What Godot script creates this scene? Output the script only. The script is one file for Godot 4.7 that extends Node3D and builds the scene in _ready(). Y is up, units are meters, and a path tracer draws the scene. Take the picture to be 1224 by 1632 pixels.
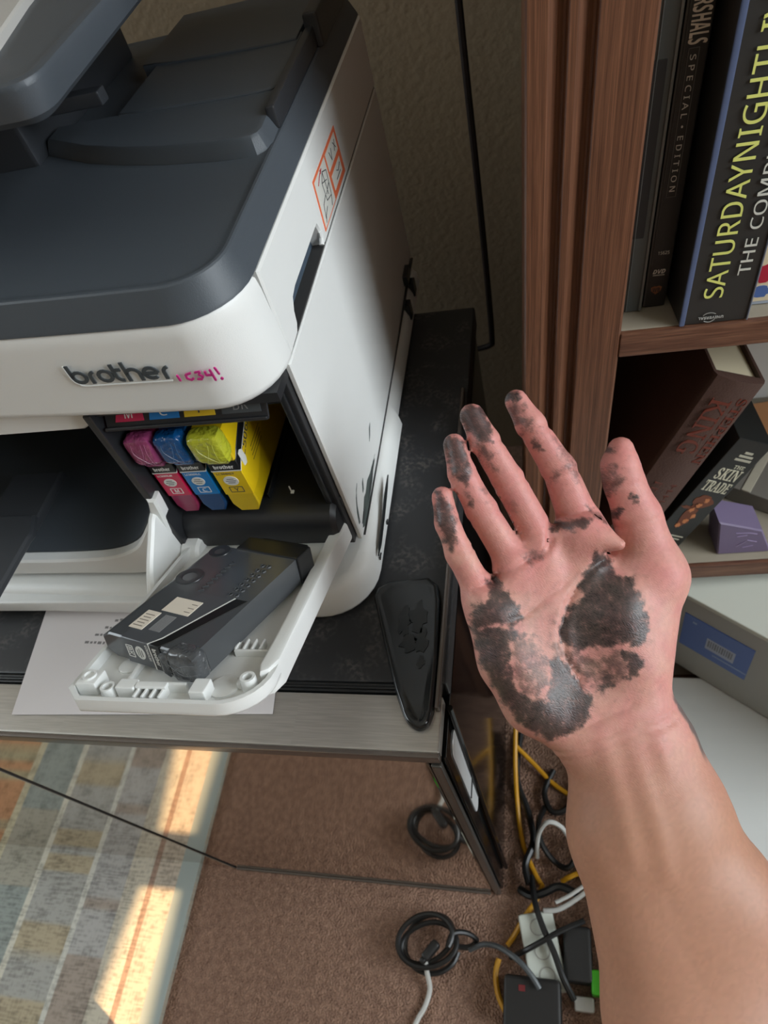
extends Node3D
# A desk corner seen from a standing person's eye: an opened inkjet printer on a stand, a bookcase, an inked hand.
# World: y up, metres, carpet at y = 0, stand top at y = 0.412.

const TOP := 0.412            # height of the stand's top
const FX := Basis(Vector3(1, 0, 0), Vector3(0, 0, 1), Vector3(0, 1, 0))   # plan polygon (x, z) -> heights along y

# ------------------------------------------------------------------ mesh builder
class MB:
	var v := PackedVector3Array()
	var crease := 0.72
	func tri(a: Vector3, b: Vector3, c: Vector3) -> void:
		v.push_back(a); v.push_back(b); v.push_back(c)
	func quad(a: Vector3, b: Vector3, c: Vector3, d: Vector3) -> void:
		tri(a, b, c); tri(a, c, d)
	func _close(from: int) -> void:      # turns the solid added since "from" the right way out
		var s := 0.0
		for i in range(from, v.size(), 3):
			s += v[i].dot(v[i + 1].cross(v[i + 2]))
		if from < v.size():
			var c := v[from]
			s = 0.0
			for i in range(from, v.size(), 3):
				s += (v[i] - c).dot((v[i + 1] - c).cross(v[i + 2] - c))
		if s < 0.0:
			for i in range(from, v.size(), 3):
				var t := v[i + 1]; v[i + 1] = v[i + 2]; v[i + 2] = t
	func _cap(ring: PackedVector3Array) -> void:
		var n := Vector3.ZERO
		var c := Vector3.ZERO
		for i in ring.size():
			var a := ring[i]; var b := ring[(i + 1) % ring.size()]
			n += a.cross(b); c += a
		c /= ring.size()
		n = Vector3.ZERO
		for i in ring.size():
			n += (ring[i] - c).cross(ring[(i + 1) % ring.size()] - c)
		if n.length() < 1e-14: return
		n = n.normalized()
		var ux := n.cross(Vector3(0.31, 0.77, 0.55)).normalized()
		var uy := n.cross(ux)
		var p := PackedVector2Array()
		for q in ring: p.push_back(Vector2((q - c).dot(ux), (q - c).dot(uy)) * 1000.0)
		var t := Geometry2D.triangulate_polygon(p)
		if t.is_empty(): t = clip_ears(p)
		var s := 0.0
		for i in range(0, t.size(), 3):
			s += (p[t[i + 1]] - p[t[i]]).cross(p[t[i + 2]] - p[t[i]])
		for i in range(0, t.size(), 3):
			if s > 0.0: tri(ring[t[i]], ring[t[i + 1]], ring[t[i + 2]])
			else: tri(ring[t[i]], ring[t[i + 2]], ring[t[i + 1]])
	static func clip_ears(p: PackedVector2Array) -> PackedInt32Array:      # forgiving ear clipping, for outlines that the engine refuses
		var o := PackedInt32Array()
		var ix := []
		var s := 0.0
		for i in p.size():
			ix.push_back(i); s += p[i].cross(p[(i + 1) % p.size()])
		if s < 0.0: ix.reverse()
		while ix.size() > 3:
			var n := ix.size()
			var best := -1
			var score := -INF
			for i in n:
				var a := p[ix[(i + n - 1) % n]]; var b := p[ix[i]]; var c := p[ix[(i + 1) % n]]
				var area := (b - a).cross(c - b)
				var bad := 0.0 if area > -1e-9 else 1e6 - area
				if area > 1e-9:
					for j in n:
						var q := p[ix[j]]
						if q != a and q != b and q != c and Geometry2D.point_is_inside_triangle(q, a, b, c): bad += 1e3
				var sc := -bad - (c - a).length() * 0.001
				if sc > score:
					score = sc; best = i
			o.push_back(ix[(best + n - 1) % n]); o.push_back(ix[best]); o.push_back(ix[(best + 1) % n])
			ix.remove_at(best)
		for i in ix: o.push_back(i)
		return o
	func loft(rings: Array, caps := true, loop := false) -> void:
		var from := v.size()
		var n: int = rings[0].size()
		for k in (rings.size() if loop else rings.size() - 1):
			var a: PackedVector3Array = rings[k]
			var b: PackedVector3Array = rings[(k + 1) % rings.size()]
			for i in n:
				var j := (i + 1) % n
				quad(a[i], a[j], b[j], b[i])
		if caps and not loop:
			var r: PackedVector3Array = rings[0].duplicate()
			r.reverse()
			_cap(r); _cap(rings[rings.size() - 1])
		_close(from)
	static func inset(p: PackedVector2Array, d: float) -> PackedVector2Array:
		var s := 0.0
		var n := p.size()
		for i in n: s += p[i].cross(p[(i + 1) % n])
		var k := 1.0 if s > 0.0 else -1.0
		var o := PackedVector2Array()
		for i in n:
			var e0 := (p[i] - p[(i + n - 1) % n]).normalized()
			var e1 := (p[(i + 1) % n] - p[i]).normalized()
			var n0 := Vector2(-e0.y, e0.x) * k
			var n1 := Vector2(-e1.y, e1.x) * k
			var m := (n0 + n1)
			if m.length() < 1e-6: m = n0
			m = m.normalized()
			o.push_back(p[i] + m * d / maxf(0.35, m.dot(n0)))
		return o
	func levels(t: Transform3D, poly: PackedVector2Array, lv: Array) -> void:   # lv: [height, inset]
		var rings := []
		for l in lv:
			var q := inset(poly, l[1])
			var r := PackedVector3Array()
			for a in q: r.push_back(t * Vector3(a.x, a.y, l[0]))
			rings.push_back(r)
		loft(rings)
	func prism(t: Transform3D, poly: PackedVector2Array, z0: float, z1: float, b := 0.0) -> void:
		if b > 0.0: levels(t, poly, [[z0, b], [z0 + b, 0.0], [z1 - b, 0.0], [z1, b]])
		else: levels(t, poly, [[z0, 0.0], [z1, 0.0]])
	func box(c: Vector3, s: Vector3, r := 0.0, t := Transform3D.IDENTITY) -> void:
		var from := v.size()
		var h := s * 0.5
		r = minf(r, minf(h.x, minf(h.y, h.z)) * 0.95)
		for ax in 3:
			var a1 := (ax + 1) % 3
			var a2 := (ax + 2) % 3
			var l1 := [-h[a1], -h[a1] + r, h[a1] - r, h[a1]] if r > 0.0 else [-h[a1], h[a1]]
			var l2 := [-h[a2], -h[a2] + r, h[a2] - r, h[a2]] if r > 0.0 else [-h[a2], h[a2]]
			for sg in [-1.0, 1.0]:
				for i in l1.size() - 1:
					for j in l2.size() - 1:
						var q := []
						for ij in [[0, 0], [1, 0], [1, 1], [0, 1]]:
							var p := Vector3.ZERO
							p[ax] = h[ax] * sg; p[a1] = l1[i + ij[0]]; p[a2] = l2[j + ij[1]]
							if r > 0.0:
								var k := p.clamp(-(h - Vector3.ONE * r), h - Vector3.ONE * r)
								p = k + (p - k).normalized() * r
							q.push_back(t * (c + p))
						if sg > 0.0: quad(q[0], q[1], q[2], q[3])
						else: quad(q[0], q[3], q[2], q[1])
		_close(from)
	func tube(p: PackedVector3Array, rad, seg := 8, loop := false) -> void:
		var rings := []
		var n := p.size()
		var up := Vector3(0.13, 0.95, 0.21)
		for i in n:
			var a := p[(i + n - 1) % n] if (loop or i > 0) else p[0]
			var b := p[(i + 1) % n] if (loop or i < n - 1) else p[n - 1]
			var d := (b - a).normalized()
			var x := up.cross(d)
			if x.length() < 0.05: x = Vector3(1, 0, 0.1).cross(d)
			x = x.normalized()
			var y := d.cross(x)
			up = y
			var r: float = rad[i] if rad is Array else rad
			var ring := PackedVector3Array()
			for k in seg:
				var g := TAU * k / seg
				ring.push_back(p[i] + (x * cos(g) + y * sin(g)) * r)
			rings.push_back(ring)
		loft(rings, true, loop)
	func lathe(t: Transform3D, prof: Array, seg := 20) -> void:      # prof: [radius, height along z]
		var rings := []
		for q in prof:
			var ring := PackedVector3Array()
			for k in seg:
				var g := TAU * k / seg
				ring.push_back(t * Vector3(cos(g) * q[0], sin(g) * q[0], q[1]))
			rings.push_back(ring)
		loft(rings)
	func stroke(t: Transform3D, pts: PackedVector2Array, w: float, z0: float, z1: float, round_end := true) -> void:
		var k := 1000.0
		var q := PackedVector2Array()
		for p in pts: q.push_back(p * k)
		var polys := Geometry2D.offset_polyline(q, w * 0.5 * k, Geometry2D.JOIN_ROUND, Geometry2D.END_ROUND if round_end else Geometry2D.END_BUTT)
		for poly in polys:
			if Geometry2D.is_polygon_clockwise(poly) and pts.size() > 2:      # it closes on itself: draw it in two lengths
				var h := pts.size() / 2
				stroke(t, pts.slice(0, h + 1), w, z0, z1, round_end); stroke(t, pts.slice(h), w, z0, z1, round_end)
				return
		for poly in polys:
			var o := PackedVector2Array()
			for p in poly: o.push_back(p / k)
			prism(t, o, z0, z1)
	func ring_wall(t: Transform3D, outer: PackedVector2Array, th: float, z0: float, z1: float) -> void:
		var inner := inset(outer, th)
		var rings := []
		for l in [[outer, z0], [outer, z1], [inner, z1], [inner, z0]]:
			var r := PackedVector3Array()
			for a in l[0]: r.push_back(t * Vector3(a.x, a.y, l[1]))
			rings.push_back(r)
		loft(rings, false, true)
	func mesh(off := Vector3.ZERO) -> ArrayMesh:
		var n := v.size()
		var fn := PackedVector3Array(); fn.resize(n / 3)
		var fu := PackedVector3Array(); fu.resize(n / 3)
		var near := {}
		for i in range(0, n, 3):
			var k := (v[i + 1] - v[i]).cross(v[i + 2] - v[i])
			fn[i / 3] = k; fu[i / 3] = k.normalized()
			for j in 3:
				var key := Vector3i((v[i + j] * 50000.0).round())
				if near.has(key): near[key].push_back(i / 3)
				else: near[key] = [i / 3]
		var vv := PackedVector3Array(); vv.resize(n)
		var nn := PackedVector3Array(); nn.resize(n)
		for i in range(0, n, 3):
			for j in 3:
				var s := Vector3.ZERO
				for f in near[Vector3i((v[i + j] * 50000.0).round())]:
					if fu[f].dot(fu[i / 3]) > crease: s += fn[f]
				var o: int = i + [0, 2, 1][j]
				vv[o] = v[i + j] - off
				nn[o] = s.normalized() if s.length() > 1e-16 else Vector3.UP
		var a := []
		a.resize(Mesh.ARRAY_MAX)
		a[Mesh.ARRAY_VERTEX] = vv; a[Mesh.ARRAY_NORMAL] = nn
		var m := ArrayMesh.new()
		m.add_surface_from_arrays(Mesh.PRIMITIVE_TRIANGLES, a)
		return m

# ------------------------------------------------------------------ naming and placing
var org := {}        # where each thing's own origin stands: meshes are written in world (or thing) coordinates
var used := {}
func numbered(s: String) -> String:
	used[s] = used.get(s, -1) + 1
	return s if used[s] == 0 else "%s_%03d" % [s, used[s]]
func tag(o: Node3D, label: String, category: String, group := "") -> Node3D:
	o.set_meta("label", label); o.set_meta("category", category)
	if group != "": o.set_meta("group", group)
	return o
func thing(called: String, label: String, category: String, at: Vector3, group := "") -> Node3D:
	var o := Node3D.new()
	o.name = numbered(called); o.position = at
	add_child(o, true); org[o] = at
	return tag(o, label, category, group)
func placed(called: String, label: String, category: String, t: Transform3D, group := "") -> Node3D:   # a turned thing: its parts are written in its own axes
	var o := Node3D.new()
	o.name = numbered(called); o.transform = t
	add_child(o, true); org[o] = Vector3.ZERO
	return tag(o, label, category, group)
func part(called: String, b: MB, m: Material, parent: Node3D, label := "") -> MeshInstance3D:
	var o := MeshInstance3D.new()
	o.name = called; o.mesh = b.mesh(org[parent]); o.material_override = m
	parent.add_child(o, true); org[o] = org[parent]
	if label != "": o.set_meta("label", label)
	return o
func single(called: String, b: MB, m: Material, at: Vector3, label: String, category: String, group := "") -> MeshInstance3D:
	var o := MeshInstance3D.new()
	o.name = numbered(called); o.mesh = b.mesh(at); o.material_override = m; o.position = at
	add_child(o, true)
	tag(o, label, category, group)
	return o
func struct(called: String, b: MB, m: Material) -> MeshInstance3D:
	var o := MeshInstance3D.new()
	o.name = called; o.mesh = b.mesh(); o.material_override = m
	add_child(o, true); org[o] = Vector3.ZERO
	o.set_meta("kind", "structure")
	return o
func words(called: String, s: String, t: Transform3D, fit: Vector2, m: Material, parent: Node3D, bold := true, serif := false, deep := 0.0003) -> MeshInstance3D:
	# lettering lying in t's xy plane from its origin: fit = (length of the line or 0, height of a capital)
	var f := SystemFont.new()
	f.font_names = PackedStringArray(["Droid Serif" if serif else "Droid Sans"]); f.font_weight = 700 if bold else 400
	var tm := TextMesh.new()
	tm.font = f; tm.text = s; tm.font_size = 64; tm.pixel_size = 0.01; tm.depth = 0.01; tm.curve_step = 3.0
	tm.horizontal_alignment = HORIZONTAL_ALIGNMENT_LEFT; tm.vertical_alignment = VERTICAL_ALIGNMENT_BOTTOM
	var bb := tm.get_aabb()
	var ky := fit.y / (64 * 0.01 * 0.714)
	var kx := fit.x / bb.size.x if fit.x > 0.0 else ky
	var o := MeshInstance3D.new()
	o.name = called; o.mesh = tm; o.material_override = m
	var w := t * Transform3D(Basis.from_scale(Vector3(kx, ky, deep / 0.01)), Vector3(-bb.position.x * kx, -bb.position.y * ky, 0.0))
	w.origin -= org[parent]
	o.transform = w
	parent.add_child(o, true); org[o] = org[parent]
	return o
func pv(a: Array) -> PackedVector2Array:
	var o := PackedVector2Array()
	for p in a: o.push_back(Vector2(p[0], p[1]))
	return o
func v3(a: Array) -> PackedVector3Array:
	var o := PackedVector3Array()
	for p in a: o.push_back(Vector3(p[0], p[1], p[2]))
	return o
func rrect(x0: float, y0: float, x1: float, y1: float, r: float, seg := 5) -> PackedVector2Array:
	var o := PackedVector2Array()
	var c := [[x1 - r, y0 + r, -PI / 2], [x1 - r, y1 - r, 0.0], [x0 + r, y1 - r, PI / 2], [x0 + r, y0 + r, PI]]
	for k in c:
		for i in seg + 1:
			var g: float = k[2] + PI / 2 * i / seg
			o.push_back(Vector2(k[0] + cos(g) * r, k[1] + sin(g) * r))
	return o
func smooth2(a: Array, n := 6, loop := false) -> PackedVector2Array:
	var q := []
	for p in a: q.push_back([p[0], p[1], 0.0])
	var o := PackedVector2Array()
	for p in smooth3(q, n, loop): o.push_back(Vector2(p.x, p.y))
	return o
func smooth3(a: Array, n := 6, loop := false) -> PackedVector3Array:
	var o := PackedVector3Array()
	var m := a.size()
	var g := func(i: int) -> Vector3:
		var k: Array = a[posmod(i, m)] if loop else a[clampi(i, 0, m - 1)]
		return Vector3(k[0], k[1], k[2])
	for i in (m if loop else m - 1):
		for j in n:
			o.push_back(g.call(i).cubic_interpolate(g.call(i + 1), g.call(i - 1), g.call(i + 2), float(j) / n))
	if not loop: o.push_back(g.call(m - 1))
	return o
func circle(c: Vector2, r: float, n := 20) -> PackedVector2Array:
	var o := PackedVector2Array()
	for i in n: o.push_back(c + Vector2(cos(TAU * i / n), sin(TAU * i / n)) * r)
	return o
func blob(c: Vector2, rx: float, ry: float, wob: float, sd: int, n := 18) -> PackedVector2Array:
	var r := RandomNumberGenerator.new(); r.seed = sd
	var o := PackedVector2Array()
	for i in n:
		var k := 1.0 + r.randf_range(-wob, wob)
		o.push_back(c + Vector2(cos(TAU * i / n) * rx * k, sin(TAU * i / n) * ry * k))
	return o

# ------------------------------------------------------------------ materials
var M := {}
func mat(c: Color, rough := 0.5, metal := 0.0) -> StandardMaterial3D:
	var m := StandardMaterial3D.new()
	m.albedo_color = c; m.roughness = rough; m.metallic = metal
	return m
func noise(fr: float, sd: int, oct := 4, kind := FastNoiseLite.TYPE_SIMPLEX) -> FastNoiseLite:
	var n := FastNoiseLite.new()
	n.noise_type = kind; n.frequency = fr; n.seed = sd; n.fractal_octaves = oct
	return n
func tex(im: Image) -> ImageTexture:
	im.generate_mipmaps()
	return ImageTexture.create_from_image(im)
func grain_normal(size: int, fr: float, sd: int, strength: float, oct := 3) -> ImageTexture:
	var im := noise(fr, sd, oct).get_seamless_image(size, size)
	im.convert(Image.FORMAT_L8)
	im.bump_map_to_normal_map(strength)
	return tex(im)
func relief(m: StandardMaterial3D, t: Texture2D, scale: float, amount: float, world := true) -> StandardMaterial3D:
	m.normal_enabled = true; m.normal_texture = t; m.normal_scale = amount
	m.uv1_triplanar = true; m.uv1_world_triplanar = world; m.uv1_scale = Vector3.ONE * scale
	return m
func paint(w: int, h: int, f: Callable) -> ImageTexture:
	var im := Image.create(w, h, false, Image.FORMAT_RGB8)
	for y in h:
		for x in w: im.set_pixel(x, y, f.call(x, y))
	return tex(im)
func mixc(a: Color, b: Color, t: float) -> Color: return a.lerp(b, clampf(t, 0.0, 1.0))

# ------------------------------------------------------------------ scene
const ROOM := [-2.4, 1.9, -0.76, 2.5, 2.45]     # x0, x1, z0, z1, height
const BOOK := Transform3D(Vector3(0.9928, -0.0685, -0.0983), Vector3(0.0636, 0.9966, -0.0523), Vector3(0.1015, 0.0456, 0.9938), Vector3(-0.0202, 0.5063, -0.371))   # the bookcase leans a little on the carpet

func _ready() -> void:
	var cam := Camera3D.new()
	cam.name = "camera"; cam.keep_aspect = Camera3D.KEEP_HEIGHT; cam.fov = 72.64; cam.near = 0.02; cam.far = 30.0
	cam.transform = Transform3D(Basis(Vector3(0.9681, -0.218, -0.1233), Vector3(0.0367, 0.6106, -0.7911), Vector3(0.2478, 0.7614, 0.5991)), Vector3(0, 0.812, 0))
	var att := CameraAttributesPhysical.new()
	att.frustum_focal_length = 16.32; att.frustum_focus_distance = 0.38; att.frustum_near = 0.02; att.frustum_far = 30.0; att.exposure_aperture = 9.0
	cam.attributes = att
	add_child(cam); cam.current = true
	var we := WorldEnvironment.new()
	we.name = "environment"
	var e := Environment.new()
	e.background_mode = Environment.BG_SKY
	var sky := Sky.new()
	var sm := ProceduralSkyMaterial.new()
	sm.sky_top_color = Color(0.42, 0.58, 0.82); sm.sky_horizon_color = Color(0.8, 0.86, 0.92)
	sm.ground_horizon_color = Color(0.6, 0.58, 0.54); sm.ground_bottom_color = Color(0.35, 0.33, 0.3); sm.sun_angle_max = 0.0
	sky.sky_material = sm; e.sky = sky
	e.tonemap_mode = Environment.TONE_MAPPER_LINEAR; e.tonemap_exposure = 1.06
	e.sdfgi_enabled = true; e.ssao_enabled = true; e.ssil_enabled = true
	we.environment = e
	add_child(we)
	var sun := DirectionalLight3D.new()
	sun.name = "sun"; sun.light_color = Color(1.0, 0.83, 0.62); sun.light_energy = 5.0; sun.light_angular_distance = 0.2; sun.shadow_enabled = true
	sun.basis = Basis.looking_at(-Vector3(1, 0.48, -0.02).normalized())
	add_child(sun)
	var day := AreaLight3D.new()
	day.name = "window_daylight"; day.area_size = Vector2(1.5, 1.2); day.light_energy = 4.3; day.light_color = Color(0.94, 0.975, 1.0)
	day.area_range = 8.0; day.area_attenuation = 2.0; day.shadow_enabled = true
	day.transform = Transform3D(Basis(Vector3(0, 0, -1), Vector3(0, 1, 0), Vector3(1, 0, 0)), Vector3(1.845, 1.45, 0.3))
	add_child(day)
	var day2 := AreaLight3D.new()  # added fill lamp at the invented window in the left wall
	day2.name = "added_fill_lamp"; day2.area_size = Vector2(1.04, 1.04); day2.light_energy = 1.15; day2.light_color = Color(0.9, 0.96, 1.0)
	day2.area_range = 8.0; day2.area_attenuation = 2.0; day2.shadow_enabled = true
	day2.transform = Transform3D(Basis(Vector3(0, 0, 1), Vector3(0, 1, 0), Vector3(-1, 0, 0)), Vector3(-2.345, 1.6, -0.05))
	add_child(day2)
	make_materials()
	build_room()
	build_stand()
	build_printer()
	build_cartridges()
	build_bookcase()
	build_books()
	build_floor_things()
	build_hand()

func make_materials() -> void:
	var fine := grain_normal(256, 0.09, 3, 2.2)
	M.white = relief(mat(Color(0.885, 0.89, 0.88), 0.42), fine, 55.0, 0.22)
	M.white_smooth = mat(Color(0.885, 0.89, 0.88), 0.36)
	M.white_grey = relief(mat(Color(0.8, 0.8, 0.785), 0.45), fine, 55.0, 0.2)
	M.black = relief(mat(Color(0.275, 0.3, 0.325), 0.46), fine, 55.0, 0.3)
	M.black_fine = relief(mat(Color(0.19, 0.2, 0.215), 0.4), fine, 60.0, 0.25)
	M.bay = mat(Color(0.15, 0.155, 0.165), 0.4)
	M.bay_gloss = mat(Color(0.15, 0.157, 0.165), 0.25)
	M.slab_grey = relief(mat(Color(0.72, 0.71, 0.69), 0.45), fine, 55.0, 0.2)
	M.seam = mat(Color(0.2, 0.2, 0.2), 0.8)
	M.slot = mat(Color(0.26, 0.31, 0.36), 0.5)
	M.logo = mat(Color(0.24, 0.27, 0.29), 0.5)
	M.pink = mat(Color(0.78, 0.17, 0.52), 0.5)
	M.orange = mat(Color(0.9, 0.45, 0.29), 0.55)
	M.sticker = mat(Color(0.86, 0.86, 0.83), 0.5)
	M.print = mat(Color(0.25, 0.25, 0.26), 0.6)
	M.print_red = mat(Color(0.7, 0.15, 0.2), 0.6)
	M.ink = mat(Color(0.11, 0.125, 0.13), 0.3)
	M.ink_thin = mat(Color(0.3, 0.34, 0.33), 0.45)
	M.text_white = mat(Color(0.87, 0.87, 0.85), 0.5)
	M.text_grey = mat(Color(0.52, 0.52, 0.52), 0.5)
	M.chip_m = mat(Color(0.75, 0.16, 0.32), 0.45)
	M.chip_c = mat(Color(0.1, 0.45, 0.72), 0.45)
	M.chip_y = mat(Color(0.84, 0.7, 0.14), 0.45)
	M.chip_k = mat(Color(0.27, 0.29, 0.3), 0.45)
	# stand
	var dust := noise(0.012, 11, 5)
	var dust2 := noise(0.09, 12, 4)
	var tt := paint(512, 512, func(x, y):
		var d: float = clampf(dust.get_noise_2d(x, y) * 1.3 + 0.15, 0, 1) * clampf(dust2.get_noise_2d(x, y) * 1.6 + 0.4, 0, 1)
		return mixc(Color(0.165, 0.17, 0.18), Color(0.36, 0.34, 0.32), d * 0.75))
	M.top = mat(Color.WHITE, 0.42); M.top.albedo_texture = tt; M.top.uv1_triplanar = true; M.top.uv1_world_triplanar = true; M.top.uv1_scale = Vector3.ONE * 4.2
	M.ridge = mat(Color(0.12, 0.125, 0.13), 0.4)
	var br := noise(0.5, 21, 2)
	var brt := paint(256, 256, func(x, y):
		var k: float = br.get_noise_2d(x * 0.03, y * 3.0) * 0.5 + 0.5
		return mixc(Color(0.66, 0.645, 0.62), Color(0.74, 0.725, 0.7), k))
	M.steel = mat(Color.WHITE, 0.3, 0.6); M.steel.albedo_texture = brt; M.steel.uv1_triplanar = true; M.steel.uv1_world_triplanar = true; M.steel.uv1_scale = Vector3.ONE * 6.0
	M.trim_face = mat(Color(0.42, 0.39, 0.37), 0.22, 0.6)
	M.gloss = mat(Color(0.055, 0.057, 0.06), 0.1); M.gloss.metallic_specular = 0.22
	M.gloss_edge = mat(Color(0.36, 0.36, 0.35), 0.25, 0.5)
	M.rail = mat(Color(0.13, 0.138, 0.142), 0.16)
	M.mirror = mat(Color(0.83, 0.8, 0.765), 0.045, 1.0)
	M.glass_edge = mat(Color(0.75, 0.76, 0.72), 0.12, 0.6)
	# room
	var cn := noise(0.05, 31, 4); var cn2 := noise(0.35, 32, 3)
	var ct := paint(512, 512, func(x, y):
		var k: float = cn.get_noise_2d(x, y) * 0.5 + cn2.get_noise_2d(x, y) * 0.7
		return mixc(Color(0.49, 0.375, 0.315), Color(0.66, 0.53, 0.45), 0.5 + k * 0.9))
	M.carpet = mat(Color.WHITE, 1.0); M.carpet.albedo_texture = ct
	relief(M.carpet, grain_normal(512, 0.18, 33, 6.0), 3.4, 1.0)
	M.wall = relief(mat(Color(0.62, 0.55, 0.45), 0.8), grain_normal(256, 0.05, 34, 2.0), 6.0, 0.3)
	M.ceiling = relief(mat(Color(0.8, 0.78, 0.73), 0.9), grain_normal(256, 0.05, 35, 2.0), 6.0, 0.3)
	M.trim = mat(Color(0.83, 0.81, 0.77), 0.5)
	M.added_blind = mat(Color(0.9, 0.9, 0.88), 0.7)
	M.added_blind.emission_enabled = true; M.added_blind.emission = Color(0.94, 0.975, 1.0); M.added_blind.emission_energy_multiplier = 3.0  # glow put in to stand for daylight on the added blinds
	# wood
	var wn := noise(0.02, 41, 4); var wn2 := noise(0.15, 42, 3); var wn3 := noise(0.008, 43, 2)
	var wt := paint(512, 512, func(x, y):
		var wv: float = wn3.get_noise_2d(x * 0.6, y * 0.5) * 5.0
		var k: float = wn.get_noise_2d((x + wv) * 3.8, y * 0.26) * 0.30 + wn2.get_noise_2d((x + wv) * 3.4, y * 0.16) * 0.34
		return mixc(Color(0.285, 0.175, 0.12), Color(0.51, 0.345, 0.25), 0.5 + k * 1.15))
	M.wood = mat(Color.WHITE, 0.38); M.wood.albedo_texture = wt; M.wood.uv1_triplanar = true; M.wood.uv1_scale = Vector3(9, 1.2, 9); M.wood.uv1_offset = Vector3(0, 0.5, 0)
	var wth := paint(512, 256, func(x, y):
		var k: float = wn.get_noise_2d(x * 0.14, y * 3.2) * 0.65 + wn2.get_noise_2d(x * 0.08, y * 2.4) * 0.45
		return mixc(Color(0.30, 0.18, 0.13), Color(0.47, 0.33, 0.25), 0.5 + k))
	M.wood_h = mat(Color.WHITE, 0.42); M.wood_h.albedo_texture = wth; M.wood_h.uv1_triplanar = true; M.wood_h.uv1_scale = Vector3(4, 9, 4)
	M.wood_edge = mat(Color(0.7, 0.55, 0.42), 0.4)
	M.shelf_top = relief(mat(Color(0.6, 0.565, 0.5), 0.55), fine, 30.0, 0.2, false)

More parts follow.
